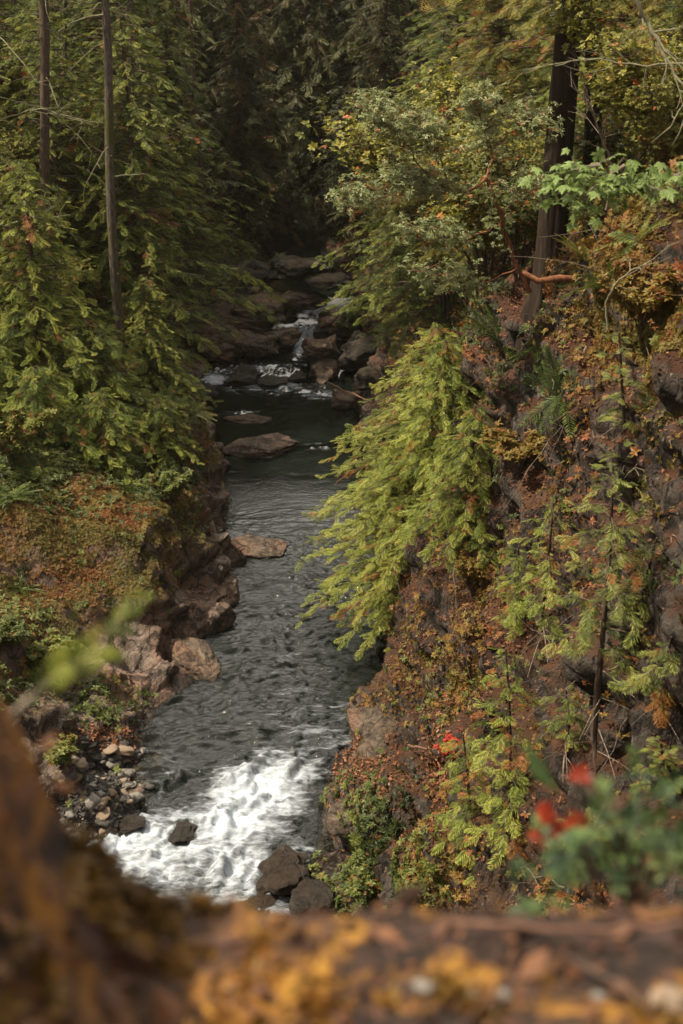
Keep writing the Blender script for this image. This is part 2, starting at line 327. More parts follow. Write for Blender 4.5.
strat = fbm(GX*.5+GZ*.4, GY*.5, GZ*2.6+GY*.3, 31, 3)
inch = sm(.0, 1.2, np.minimum(np.abs(U-7.5), 3)/1.5)[None]
D = (big*.35+mid*.28*(.4+sw)+(rid-.6)*.50*sw+strat*.20*sw)*np.where(GY < 3.5, .3, 1)*np.where(GY > 66, 1.4, 1)
D *= (.25+.75*sm(0, 1.6, np.abs(U-7.5)-.5))[None]
GX = GX+N[..., 0]*D; GY = GY+N[..., 1]*D; GZ = GZ+N[..., 2]*D
# blocky facets on walls
blk = vnoise(GX*1.7, GY*1.7, GZ*1.3, 51); blk = np.round(blk*3)/3*.16*sw*sm(0, 1.2, np.abs(U-7.5)-.8)[None]
N = gnormals(GX, GY, GZ); GX += N[..., 0]*blk; GY += N[..., 1]*blk; GZ += N[..., 2]*blk
TP = np.stack([GX, GY, GZ], -1); TN = gnormals(GX, GY, GZ)
nu = len(U)
def tgrid(name, i0, i1, j0, j1, mat):
    g = Geo(); V = TP[i0:i1+1, j0:j1+1]; h, w = V.shape[:2]
    i = np.arange(h-1)[:, None]*w; j = np.arange(w-1)[None]
    Q = np.stack([i+j, i+j+1, i+j+1+w, i+j+w], -1)
    g.add(V, quads=Q); return tag(g.build(name, mat, smooth=True), kind='structure')
jL = int(np.searchsorted(U, 6.4)); jR = int(np.searchsorted(U, 8.6)); iN = int(np.searchsorted(Y, 15)); iF = int(np.searchsorted(Y, 69)); E = len(Y)-1
tgrid('ground_near', 0, iN, 0, nu-1, M['cliff'])
tgrid('bank_left', iN, iF, 0, jL, M['bank'])
tgrid('riverbed', iN, iF, jL, jR, M['bed'])
tgrid('cliff_right', iN, iF, jR, nu-1, M['cliff'])
tgrid('hillside', iF, E, 0, nu-1, M['hill'])
# bvh
h, w = TP.shape[:2]; i = np.arange(h-1)[:, None]*w; j = np.arange(w-1)[None]
TQ = np.stack([i+j, i+j+1, i+j+1+w, i+j+w], -1).reshape(-1, 4)
BV = BVHTree.FromPolygons([tuple(p) for p in TP.reshape(-1, 3).tolist()], TQ.tolist())
def ground(x, y):
    h_ = BV.ray_cast(Vector((x, y, 80)), Vector((0, 0, -1)))
    return h_[0].z if h_[0] else 0.0
def hit(px, py):
    d = Vector(ray(px, py)).normalized(); h_ = BV.ray_cast(Vector(CAM)+d*3, d)
    return (np.array(h_[0]), np.array(h_[1])) if h_[0] else (at(px, py, 60), np.array([0, 0, 1.]))

# ------------------------------------------------------------------ water
WX = np.arange(-9, 3.2, .05); WY = np.concatenate([np.arange(14, 44, .036), np.arange(44, 46, .06), np.arange(46, 74, .09)])
wx, wy = np.meshgrid(WX, WY)
def wlevel(y, x=0):
    return .95*sm(60.2, 62.5, y)+.7*sm(66, 69, y)+.25*sm(54.2, 56, y)-.55*sm(29.5, 26.5, y)-.5*sm(26.0, 23.5, y)-.5*sm(22.5, 20, y)
from math import hypot
def blob(px, py, rx, ry, z, amt=1.0, rot=0.0):
    c = at_z(px, py, z); e = at_z(px+rx, py, z); f_ = at_z(px, py-ry, z)
    ax = abs(e[0]-c[0]); ay = abs(f_[1]-c[1])
    cx, sx_ = math.cos(rot), math.sin(rot); dx, dy = wx-c[0], wy-c[1]
    u_ = (dx*cx+dy*sx_)/ax; v_ = (-dx*sx_+dy*cx)/ay
    return amt*np.exp(-(u_*u_+v_*v_)**1.3)
foam = np.zeros_like(wx)
for b in [(280, 765, 45, 18, -.1, .9), (255, 790, 52, 24, -.3, 1.35), (235, 820, 50, 26, -.4, 1.3), (185, 815, 45, 14, -.4, .75), (125, 842, 70, 26, -.6, 1.25), (85, 850, 46, 26, -.6, 1.1), (200, 838, 60, 20, -.5, .8), (150, 872, 50, 18, -.9, 1.1), (190, 862, 70, 16, -.8, 1.0), (90, 815, 30, 12, -.4, .6), (330, 735, 60, 50, 0, .38), (300, 690, 70, 60, 0, .22), (150, 765, 60, 30, -.1, .25), (175, 850, 50, 20, -.6, .9),
          (235, 870, 40, 26, -.8, 1.1), (245, 905, 55, 26, -1, .9), (150, 890, 60, 20, -1, .7), (310, 760, 30, 22, -.1, .5), (300, 850, 22, 16, -.6, .5), (90, 800, 26, 12, -.4, .35),
          (213, 379, 16, 5, .1, 1.2), (270, 388, 60, 7, .0, .55), (315, 322, 26, 6, .8, 1.3), (301, 338, 10, 14, .5, 1.2), (255, 372, 45, 7, .1, .5), (325, 395, 30, 5, 0, .5), (240, 415, 30, 5, 0, .35), (320, 445, 14, 4, 0, .25)]:
    foam = np.maximum(foam, blob(*b))
turb = np.clip(foam, 0, 1)
zone = sm(46, 36, wy)
calm = .05+.95*sm(43, 37.5, wy)
warp = fbm(wx*.5, wy*.5, None, 61, 2)*.6
slick = .45+.55*sm(-.5, .35, fbm(wx*.45, wy*.3, None, 65, 3))
rp = fbm(wx*2.0+warp*2, wy*4.6+warp*3+wx*.8, None, 71, 3, .5)*slick
rp2 = (1-np.abs(fbm(wx*1.3+3, wy*3.3-wx*.5+warp*2, None, 81, 3, .5))*1.6)*slick
WZ = wlevel(wy)+calm*(.050*rp+.055*rp2)
tb = fbm(wx*1.1+wy*1.3, wy*1.6-wx*2.0, None, 91, 4, .5)
tb2 = fbm(wx*3.1, wy*3.1, None, 95, 4, .55)
WZ = WZ+turb*(.17*np.abs(tb)+.07*tb+.06*np.abs(tb2))
def terr_z(x, y):
    i_ = np.clip(np.searchsorted(Y, y), 1, len(Y)-1)
    return i_
# depth attribute from the bed below (coarse)
dep = np.ones_like(wx)
cx_, cy_ = np.arange(-9, 3.3, .3), np.arange(14, 74.3, .3)
gz = np.array([[ground(float(a), float(b)) for a in cx_] for b in cy_])
fx = np.clip((wx-cx_[0])/.3, 0, len(cx_)-1.001); fy = np.clip((wy-cy_[0])/.3, 0, len(cy_)-1.001)
ix, iy = fx.astype(int), fy.astype(int); fx -= ix; fy -= iy
bedz = gz[iy, ix]*(1-fx)*(1-fy)+gz[iy, ix+1]*fx*(1-fy)+gz[iy+1, ix]*(1-fx)*fy+gz[iy+1, ix+1]*fx*fy
dep = np.clip(WZ-bedz, 0, 2)
g = Geo(); hh, ww = wx.shape; i = np.arange(hh-1)[:, None]*ww; j = np.arange(ww-1)[None]
Q = np.stack([i+j, i+j+1, i+j+1+ww, i+j+ww], -1).reshape(-1, 4)
keep = dep.ravel()[Q].max(1) > 0
keep |= (bedz.ravel()[Q].max(1)-WZ.ravel()[Q].min(1)) < .5
g.add(np.stack([wx, wy, WZ], -1), quads=Q[keep], a=foam.ravel())
T = NT('river_water')
fo = T.n('ShaderNodeAttribute', attribute_name='v').outputs['Fac']
de = T.n('ShaderNodeAttribute', attribute_name='depth').outputs['Fac']
vv = coords(T, (1, .55, 1)); v2 = coords(T)
mpf = T.n('ShaderNodeMapping'); mpf.inputs['Rotation'].default_value = (0, 0, R(-38)); mpf.inputs['Scale'].default_value = (.45, 1.7, 1); T.l(v2, mpf.inputs[0]); fn = T.noise(2.3, 7, .6, mpf.outputs[0], 1.1); fn2 = T.noise(6, 5, .62, mpf.outputs[0], .8)
ff = T.math('ADD', fo, T.math('MULTIPLY', T.math('SUBTRACT', fn, .5), 1.7))
ff = T.math('ADD', ff, T.math('MULTIPLY', T.math('SUBTRACT', fn2, .5), 1.0))
ff = T.math('MULTIPLY', T.smooth(.25, 1.45, ff), T.smooth(.02, .3, fo))
wat = T.n('ShaderNodeBsdfPrincipled', i_Roughness=.045); wat.inputs['Specular IOR Level'].default_value = .9; wat.inputs['Base Color'].default_value = (.006, .009, .007, 1); wat.inputs['IOR'].default_value = 1.33
rb = T.n('ShaderNodeBump', i_Strength=.8, i_Distance=.04); T.l(T.noise(7, 4, .6, coords(T, (1, 2, 1)), .4), rb.inputs['Height']); 
yy_ = T.n('ShaderNodeSeparateXYZ'); T.l(v2, yy_.inputs[0]); bs_ = T.smooth(46, 37, yy_.outputs[1]); T.l(T.math('ADD', T.math('MULTIPLY', bs_, .85), .06), rb.inputs['Strength']); T.l(rb.outputs[0], wat.inputs['Normal'])
tr = T.n('ShaderNodeBsdfTransparent'); tr.inputs[0].default_value = (.55, .56, .42, 1)
gl = T.n('ShaderNodeBsdfGlossy', i_Roughness=.05); T.l(rb.outputs[0], gl.inputs['Normal'])
fr_ = T.n('ShaderNodeFresnel', i_IOR=1.33); T.l(rb.outputs[0], fr_.inputs['Normal'])
shal = T.n('ShaderNodeMixShader'); T.l(fr_.outputs[0], shal.inputs[0]); T.l(tr.outputs[0], shal.inputs[1]); T.l(gl.outputs[0], shal.inputs[2])
m1 = T.n('ShaderNodeMixShader'); T.l(T.smooth(0.0, .75, de), m1.inputs[0]); T.l(shal.outputs[0], m1.inputs[1]); T.l(wat.outputs[0], m1.inputs[2])
fm = T.n('ShaderNodeBsdfPrincipled', i_Roughness=.55); T.l(T.ramp(fn2, [(.3, (.40, .45, .50)), (.65, (.58, .65, .73))]), fm.inputs['Base Color'])
fb = T.n('ShaderNodeBump', i_Strength=.7, i_Distance=.06); T.l(fn2, fb.inputs['Height']); T.l(fb.outputs[0], fm.inputs['Normal'])
m2 = T.n('ShaderNodeMixShader'); T.l(ff, m2.inputs[0]); T.l(m1.outputs[0], m2.inputs[1]); T.l(fm.outputs[0], m2.inputs[2]); T.l(m2.outputs[0], T.out.inputs[0])
wo = g.build('water', T.m, smooth=True); tag(wo, kind='structure')
da = wo.data.attributes.new('depth', 'FLOAT', 'POINT'); da.data.foreach_set('value', dep.ravel().astype(np.float32))

# ------------------------------------------------------------------ leaf templates ((K,4,3) quads, (K,4) value offsets)
def kite(b, d, up, L, W, fold=.0, lift=.0):
    d = d/np.linalg.norm(d); s_ = np.cross(up, d); s_ /= np.linalg.norm(s_)+1e-9
    return [b, b+d*L*.45+s_*W/2-up*fold, b+d*L+up*lift, b+d*L*.45-s_*W/2-up*fold]
def frond_tpl(pairs=11, spread=50, w=.055, llen=.42, droop=.30, tipup=0.0, seed=0):
    r_ = np.random.default_rng(seed); q = []; a = []
    up = np.array([0, 0, 1.])
    pos = lambda t: np.array([t, .03*math.sin(5*t), -droop*t*t+tipup*t*t*t])
    for k in range(5):
        p0, p1 = pos(k/5), pos((k+1)/5); s_ = np.array([0, .012, 0])*(1-k/6)
        q.append([p0-s_, p1-s_, p1+s_, p0+s_]); a.append([-.25]*4)
    for k in range(pairs):
        t = .10+.86*k/(pairs-1); 
        for sd in (-1, 1):
            an = R(spread*(1-.35*t)+r_.normal(0, 5)); L = llen*(math.sin(math.pi*min(1, (t*.8+.18)))**.7)*r_.uniform(.8, 1.1)+.05
            d = np.array([math.cos(an), sd*math.sin(an), -.12-.25*r_.random()])
            q.append(kite(pos(t), d, up, L, w*r_.uniform(.8, 1.3), lift=-.12*L)); v = r_.uniform(-.08, .08); a.append([v-.22, v, v+.25, v])
    q.append(kite(pos(.95), np.array([1, 0, -.4]), up, .14, w)); a.append([0, 0, .25, 0])
    return np.array(q, float), np.array(a, float)
def needle_tpl(seed=0, pairs=8):
    """a flat fir spray: side twigs set with short needles, drawn as serrated narrow quads"""
    r_ = np.random.default_rng(seed); q = []; a = []; up = np.array([0, 0, 1.])
    pos = lambda t: np.array([t, 0, -.12*t*t])
    def twig(b, d, L):
        d = d/np.linalg.norm(d); n = max(3, int(L/.07))
        for k in range(n):
            p = b+d*L*k/n; s_ = np.cross(up, d)
            for sd in (-1, 1):
                q.append(kite(p, d*.8+s_*sd, up, .085, .035)); v = .22*k/n+r_.uniform(-.08, .08); a.append([v-.2, v, v+.1, v])
    twig(pos(0.05), np.array([1, 0, -.1]), .95)
    for k in range(pairs):
        t = .12+.75*k/pairs
        for sd in (-1, 1):
            twig(pos(t), np.array([.75, sd*.75, -.15]), .38*(1-t)**.6+.06)
    return np.array(q, float), np.array(a, float)
def whorl_tpl(n=9, L=1.0, W=.36, droop=.2, seed=0, up0=.5):
    r_ = np.random.default_rng(seed); q = []; a = []
    for k in range(n):
        an = k*2.4+r_.normal(0, .2); e = up0*r_.uniform(-.5, 1.2)-droop*(k/n)
        d = np.array([math.cos(an), math.sin(an), e]); up = np.array([-e*math.cos(an), -e*math.sin(an), 1.]); up /= np.linalg.norm(up)
        l = L*r_.uniform(.7, 1.1); q.append(kite(d*.05, d, up, l, W*l, fold=-.05*l, lift=-.12)); v = r_.uniform(-.15, .25); a.append([v-.1, v, v+.05, v])
    return np.array(q, float), np.array(a, float)
def maple_tpl(seed=0):
    q = []; a = []; up = np.array([0, 0, 1.])
    for an, L in ((-115, .45), (-55, .75), (0, 1.), (55, .75), (115, .45)):
        d = np.array([math.cos(R(an)), math.sin(R(an)), -.18]); q.append(kite(np.zeros(3), d, up, L, .42*L, lift=-.1)); a.append([-.1, 0, .1, 0])
        for s_ in (-28, 28):
            d2 = np.array([math.cos(R(an+s_)), math.sin(R(an+s_)), -.15]); q.append(kite(d*L*.2, d2, up, L*.55, .2*L, lift=-.06)); a.append([-.1, 0, .1, 0])
    return np.array(q, float), np.array(a, float)
LEAF1 = (np.array([kite(np.zeros(3), np.array([1., 0, 0]), np.array([0, 0, 1.]), 1, .55, fold=.06)]), np.array([[-.05, 0, .05, 0.]]))
F_CED = [frond_tpl(pairs=12, w=.042, llen=.46, droop=.28, spread=56, seed=s) for s in (1, 2, 3)]
F_CEDF = [frond_tpl(pairs=12, w=.042, llen=.46, droop=.32, spread=54, seed=s) for s in (7, 8)]
F_LO = [frond_tpl(pairs=6, w=.10, llen=.42, seed=s) for s in (4, 5)]
F_NEE = [needle_tpl(seed=s) for s in (1, 2)]
F_FERN = [frond_tpl(pairs=20, spread=78, w=.035, llen=.17, droop=.55, tipup=.05, seed=9)]
W_ARB = [whorl_tpl(8, W=.30, seed=s) for s in (1, 2)]
W_VM = [whorl_tpl(5, W=.75, seed=s, up0=.4) for s in (5, 6)]
W_SAL = [whorl_tpl(7, W=.5, seed=s) for s in (3, 4)]
MAP = [maple_tpl()]

def frames(D, Un, sc):
    """rotation matrices with x along D and z near Un"""
    D = D/(np.linalg.norm(D, axis=1)[:, None]+1e-9)
    Z = Un-D*np.sum(Un*D, 1)[:, None]; Z /= np.linalg.norm(Z, axis=1)[:, None]+1e-9
    Yx = np.cross(Z, D); return np.stack([D, Yx, Z], -1)*np.asarray(sc)[:, None, None]
def put(g, tpls, P, D, Un, sc, val, r_):
    P, D, Un, sc, val = map(np.asarray, (P, D, Un, sc, val))
    if len(P) == 0: return
    c = r_.integers(0, len(tpls), len(P)); Mx = frames(D, Un, sc)
    for k in range(len(tpls)):
        m = c == k; g.inst(tpls[k], Mx[m], P[m], val[m])

# ------------------------------------------------------------------ conifers
def conifer(name, H, Rr, c0, nb, nf, fl, tpls, mleaf, mbark, tr, seed, up=.15, droop=.45, prof=.85, dead=.04, vbase=.45, lean=(0, 0), sweep=None, top=1.0, hang=.25, irr=.55):
    r_ = np.random.default_rng(seed); root = empty(name)
    zz = np.linspace(0, H, 14); tx = lambda z: np.stack([lean[0]*(z/H)**1.5+.06*np.sin(z*.7+seed), lean[1]*(z/H)**1.5+.05*np.cos(z*.6), z], -1)
    g = Geo(); g.tube(tx(zz-np.array([.4]+[0]*13)), tr*(1-zz/H)**.8+.012, 9, rough=.05, seed=seed); g.build('trunk', mbark, root, smooth=True)
    gl_ = Geo(); gc = Geo(); PP = []; DD = []; SS = []; VV = []
    for b in range(nb):
        t = (b+r_.random())/nb; z = c0+(H*top-c0)*t; az = b*2.39996+r_.normal(0, .35)
        pr = (1-t)**prof*(.35+.65*min(1, t*5+.5)); L = Rr*pr*r_.uniform(.4, 1.2)*(1+irr*float(vnoise(np.array([math.cos(az)*1.3+seed]), np.array([math.sin(az)*1.3]), np.array([z*.55]), seed)[0]))+.12
        if sweep is not None: L *= 1+sweep[1]*math.cos(az-sweep[0])
        d = np.array([math.cos(az), math.sin(az), 0]); s_ = np.linspace(0, 1, 6)
        base = tx(np.array([min(z, H)]))[0]
        path = base+d*L*s_[:, None]+np.array([0, 0, 1.])*(up*s_-droop*s_**2)[:, None]*L
        gl_.tube(path, (tr*.16+.008)*(1-s_*.85)*min(1, .4+L/Rr), 4)
        n = max(3, int(nf*L/Rr+1.5))
        ft = .12+.88*(np.arange(n)+r_.random(n)*.8)/n
        pp = base+d*L*ft[:, None]+np.array([0, 0, 1.])*(up*ft-droop*ft**2)[:, None]*L
        sd = np.where(np.arange(n) % 2 == 0, 1, -1); ang = az+sd*np.radians(70*(1-ft*.75))+r_.normal(0, .55, n)
        dd = np.stack([np.cos(ang), np.sin(ang), -hang+r_.normal(0, .28, n)], -1)
        PP.append(pp); DD.append(dd); SS.append(fl*r_.uniform(.65, 1.2, n)*(1-.35*t))
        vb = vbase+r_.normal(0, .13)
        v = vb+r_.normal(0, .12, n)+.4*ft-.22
        if r_.random() < dead: v = v+r_.uniform(.6, 1.0)
        else: v = np.where(r_.random(n) < dead*.6, 1.3+r_.random(n)*.5, np.clip(v, 0, .95))
        VV.append(v)
    P = np.concatenate(PP); Dd = np.concatenate(DD); S = np.concatenate(SS); V = np.concatenate(VV)
    Un = np.tile([0, 0, 1.], (len(P), 1))+r_.normal(0, .4, (len(P), 3))
    put(gc, tpls, P, Dd, Un, S, V, r_)
    gl_.build('branches', mbark, root); gc.build('crown', mleaf, root)
    return root
def broadleaf(name, stems, tpls, nl, leaf, mleaf, mbark, seed, spread=.5, vbase=.4, dead=.03, rough=.0, leafup=1.0, trunk='trunk'):
    """stems: list of (points, r0, r1); whorls spread round the later half of every limb"""
    r_ = np.random.default_rng(seed); root = empty(name); g = Geo(); gt = Geo(); gc = Geo(); PP = []; DD = []
    for si, (pts, r0, r1, share) in enumerate(stems):
        P = np.array(pts, float); t = np.linspace(0, 1, len(P)); tt = np.linspace(0, 1, 14)
        C = np.stack([np.interp(tt, t, P[:, k]) for k in range(3)], -1)
        for _ in range(2): C[1:-1] = (C[:-2]+2*C[1:-1]+C[2:])/4
        C[1:-1] += r_.normal(0, .035, (12, 3))*(spread+.2)
        (g if si == 0 else gt).tube(C, np.linspace(r0, r1, 14), 7, rough=rough, seed=seed+si)
        n = int(nl*share)
        for k in range(n):
            a = r_.uniform(.3, 1)**.7; i_ = min(12, int(a*13)); b = C[i_]; o = r_.normal(0, 1, 3); o /= np.linalg.norm(o)
            o[2] = o[2]*.7+.15; e = b+o*spread*r_.uniform(.3, 1.)
            m_ = (b+e)/2+r_.normal(0, .05, 3)*spread
            if r_.random() < .5: gt.tube([b, m_, e], [r1*.5+.003, .006, .003], 3)
            PP.append(e); DD.append(o)
            for _ in range(2):
                PP.append(m_+(e-m_)*r_.uniform(.2, .9)+r_.normal(0, .12, 3)*spread); DD.append(r_.normal(0, 1, 3)+o)
    if not g.v: g.tube([[0, 0, 0], [0, 0, .1]], .01, 3)
    g.build(trunk, mbark, root, smooth=True)
    if gt.v: gt.build('branches', mbark, root)
    P = np.array(PP); n = len(P); Un = np.array(DD)*.6+np.array([0, 0, leafup]); Dd = r_.normal(0, 1, (n, 3)); Dd[:, 2] *= .3
    lowf = (P[:, 2]-P[:, 2].min())/(np.ptp(P[:, 2])+.01)
    v = vbase+.1*lowf+r_.normal(0, .13, n); v = np.where(r_.random(n) < dead, 1.3+r_.random(n)*.6, np.clip(v, 0, .95))
    put(gc, tpls, P, Dd, Un, leaf*r_.uniform(.7, 1.25, n), v, r_)
    gc.build('crown', mleaf, root); return root
def place(root, x, y, z=None, rz=0, sc=1, sz=None, lean=(0, 0)):
    root.location = (x, y, ground(x, y) if z is None else z); root.rotation_euler = (lean[0], lean[1], rz); root.scale = (sc, sc, sz or sc); return root

ORD = ['first', 'second', 'third', 'fourth', 'fifth', 'sixth', 'seventh', 'eighth', 'ninth', 'tenth', 'eleventh', 'twelfth', 'thirteenth', 'fourteenth', 'fifteenth', 'sixteenth', 'seventeenth', 'eighteenth', 'nineteenth', 'twentieth', 'twenty-first', 'twenty-second', 'twenty-third', 'twenty-fourth', 'twenty-fifth', 'twenty-sixth', 'twenty-seventh', 'twenty-eighth', 'twenty-ninth', 'thirtieth']
def label_row(objs, base, cat, group):
    """objs get labels counted across the photo"""
    o2 = sorted(objs, key=lambda o: proj(np.array(o.location))[0])
    for k, o in enumerate(o2):
        tag(o, base % (ORD[k] if k < len(ORD) else str(k+1)), cat, group)

# far forest -----------------------------------------------------------
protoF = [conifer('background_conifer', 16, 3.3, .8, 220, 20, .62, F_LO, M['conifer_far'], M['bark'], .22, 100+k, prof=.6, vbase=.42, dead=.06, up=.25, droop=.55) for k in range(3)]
far = []
r_ = np.random.default_rng(5); used = [False]*3
for row, (yy, n, x0, x1) in enumerate([(70, 6, -11, 11), (76, 8, -13, 14), (83, 9, -17, 18), (92, 9, -22, 22), (102, 9, -26, 26)]):
    rowo = []
    for k in range(n):
        x = x0+(x1-x0)*(k+.5)/n+r_.normal(0, .5); y = yy+r_.normal(0, 1.4)
        if row == 0 and -3.6 < x < .6: continue
        q = (row*2+k) % 3; o = protoF[q] if not used[q] else copy_tree(protoF[q]); used[q] = True
        s = r_.uniform(.75, 1.15); place(o, x, y, rz=r_.uniform(0, 6.28), sc=s); rowo.append(o)
    label_row(rowo, ['shaded dark conifer on the bank at the upstream bend, %s from left in that row', 'shadowy conifer just behind the river bend, %s from left in that row', 'dim conifer halfway up the far slope, %s from left in that row',
                     'dark conifer high on the far slope, %s from left in that row', 'murky conifer at the top of the far slope, %s from left in that row'][row], 'tree', 'dark conifers closing the far end of the gorge')

# left forest ----------------------------------------------------------
cedA = conifer('cedar_tree', 8.5, 3.0, .3, 180, 22, .40, F_CED, M['cedar'], M['bark'], .13, 11, vbase=.62, dead=.05, up=.3, droop=.48, prof=.5)
cedB = conifer('cedar_tree', 12, 3.5, .4, 210, 22, .44, F_CED, M['cedar'], M['bark'], .17, 12, vbase=.55, dead=.035, up=.3, droop=.48, prof=.5)
cedL = conifer('young_cedar', 3.0, 1.7, 0, 110, 18, .36, F_CED, M['cedar'], M['bark'], .05, 15, vbase=.5, dead=.05, up=.35, droop=.55, prof=.5)
cedC = conifer('cedar_tree', 17, 3.9, 1.0, 260, 22, .48, F_CED, M['cedar'], M['bark'], .22, 13, vbase=.46, dead=.03, up=.3, droop=.48, prof=.5)
usedp = {}
def spawn(p, x, y, **kw):
    k = p.name; o = p if k not in usedp else copy_tree(p); usedp[k] = 1
    return place(o, x, y, **kw)
def lab(o, l, c='tree', grp=None): return tag(o, l, c, grp)
GL = 'cedars crowding the left bank'
for (p, x, y, rz, s, l) in [
    (cedA, -11.2, 42.5, .3, 1.0, 'yellow-green young cedar behind the mossy ledge, at the left edge of the photo'),
    (cedA, -9.2, 41.2, 2.0, .85, 'small bright cedar behind the mossy ledge with rusty dying sprays'),
    (cedA, -12.4, 46.5, 4.4, 1.1, 'bushy cedar between the two pale trunks at the upper left'),
    (cedA, -6.6, 46.2, 5.2, .55, 'short cedar just behind the mossy knob beside the river'),
    (cedB, -9.9, 49.5, 1.2, .95, 'mid-height cedar standing at the foot of the tall grey trunk'),
    (cedB, -7.4, 50.5, 3.3, 1.05, 'green cedar whose sprays spread right of the tall grey trunk'),
    (cedC, -8.8, 56.0, .6, .95, 'tall cedar rising behind the grey trunk to the top of the photo'),
    (cedC, -6.9, 58.5, 2.6, .85, 'dark cedar leaning over the pale rock slab on the left shore'),
    (cedB, -12.5, 53.5, 3.9, 1.1, 'cedar in partial sun behind the leftmost pale trunk'),
    (cedC, -16.0, 60.0, 2.1, 1.0, 'tall cedar far back at the upper left corner'),
    (cedC, -12.0, 64.0, 5.0, 1.0, 'tall shaded cedar far back above the left slab'),
    (cedB, -9.5, 64.5, 4.0, 1.1, 'shaded cedar closest to the dark bend on the left'),
    (cedB, -15.5, 50.0, 5.5, 1.0, 'cedar half cut off by the left edge above the ledge'),
    (cedC, -21.0, 66.0, 1.5, 1.1, 'hazy tall cedar deepest in the upper left woods'),
    ]:
    lab(spawn(p, x, y, rz=rz, sc=s), l, 'tree', GL)
for (x, y, rz, s_, l) in [(-10.3, 38.6, .2, 1.0, 'low shaded cedar at the far left behind the mossy ledge'), (-8.6, 38.0, 1.4, .85, 'low shaded cedar over the left half of the mossy ledge'), (-7.0, 38.6, 2.9, .8, 'low shaded cedar over the right half of the mossy ledge'),
    (-5.6, 40.6, 4.0, .6, 'tiny cedar at the foot of the mossy knob'), (-7.6, 41.0, 5.0, 1.1, 'low cedar between the mossy knob and the ferns'), (-9.6, 40.4, .9, 1.0, 'low cedar among the ferns on the left'), (-6.3, 46.5, .5, .9, 'low dark cedar behind the mossy knob near the water'), (-7.2, 49.5, 2.5, 1.1, 'low dark cedar on the left shore across from the sunlit one')]:
    lab(spawn(cedL, x, y, rz=rz, sc=s_), l, 'tree', 'low young cedars on the left bank')
def bare_trunk(px0, py0, px1, Yd, r0, H, label, mat, seed, nst=26, crown=None, name='tall_trunk_tree'):
    r_ = np.random.default_rng(seed); b = at(px0, py0, Yd); zg = ground(b[0], b[1]); top = at(px1, 0, Yd)
    root = empty(name, (b[0], b[1], zg))
    tl = top-np.array([b[0], b[1], zg]); kx = tl[0]/tl[2]
    g = Geo(); z = np.linspace(-.4, H, 20); C = np.stack([kx*z+.05*np.sin(z*.6+seed), .04*np.cos(z*.5), z], -1); g.tube(C, r0*(1-.6*np.clip(z/H, 0, 1))*(1+.06*np.sin(z*2.3+seed)+.35*np.exp(-np.clip(z, 0, 9)*1.6)), 12, rough=.09, seed=seed)
    for _ in range(26):
        zz = r_.uniform(.05, .9)*H; az = r_.uniform(0, 6.28); d = np.array([math.cos(az), math.sin(az), r_.uniform(-.3, .2)]); b0 = np.array([kx*zz, 0, zz]); g.tube([b0, b0+d*(r0+r_.uniform(.05, .25))], [.022, .010], 5)
    g.build('trunk', mat, root, smooth=True); gb = Geo()
    for k in range(nst):
        zz = r_.uniform(.25, .95)*H; az = r_.uniform(0, 6.28); L = r_.uniform(.4, 2.0); d = np.array([math.cos(az), math.sin(az), r_.uniform(-.45, .1)])
        s_ = np.linspace(0, 1, 5); pp = np.array([kx*zz, 0, zz])+d*L*s_[:, None]+np.array([0, 0, -.25])*L*(s_**2)[:, None]+r_.normal(0, .03, (5, 3))
        gb.tube(pp, .022*(1-.8*s_)+.004, 4)
        for q in range(3):
            b2 = pp[r_.integers(1, 5)]; gb.tube([b2, b2+r_.normal(0, .3, 3)-[0, 0, .15]], [.008, .003], 3)
    gb.build('dead_branches', M['lichen'], root)
    gc = Geo(); n = 420; zc = r_.uniform(.62, 1, n)*H; a_ = r_.uniform(0, 6.28, n); rr = r_.uniform(.2, 2.4, n)*(1.25-zc/H)*1.6
    P = np.stack([kx*zc+np.cos(a_)*rr, np.sin(a_)*rr, zc-rr*.2], -1); Dd = np.stack([np.cos(a_), np.sin(a_), -.3+0*a_], -1)
    put(gc, F_NEE, P, Dd, np.tile([0, 0, 1.], (n, 1)), r_.uniform(.5, .9, n), np.clip(r_.normal(.4, .15, n), 0, .9), r_); gc.build('crown', M['cedar'], root)
    tag(root, label, 'tree', 'bare lower trunks among the left cedars'); return root
bare_trunk(117, 345, 104, 44.0, .17, 24, 'tall straight grey trunk running from the left slope to the top of the photo', M['bark_pale'], 1)
bare_trunk(45, 300, 42, 46.5, .19, 24, 'thick brown-grey trunk with lichened dead branches near the upper left corner', M['bark'], 2)
bare_trunk(66, 300, 64, 56, .11, 22, 'thin pale trunk close behind the thick brown-grey one', M['bark_pale'], 3)
bare_trunk(134, 300, 132, 55, .09, 22, 'very thin trunk just right of the tall straight grey trunk', M['bark_pale'], 4)
bare_trunk(2, 330, -10, 46, .15, 22, 'leaning trunk half outside the left edge of the photo', M['bark'], 5)
bare_trunk(205, 250, 190, 66, .13, 22, 'dark trunk deep in shade right of the left cedars', M['bark'], 6)
bare_trunk(20, 280, 14, 60, .12, 22, 'slim grey trunk between the left edge and the thick brown-grey trunk', M['bark_pale'], 8)

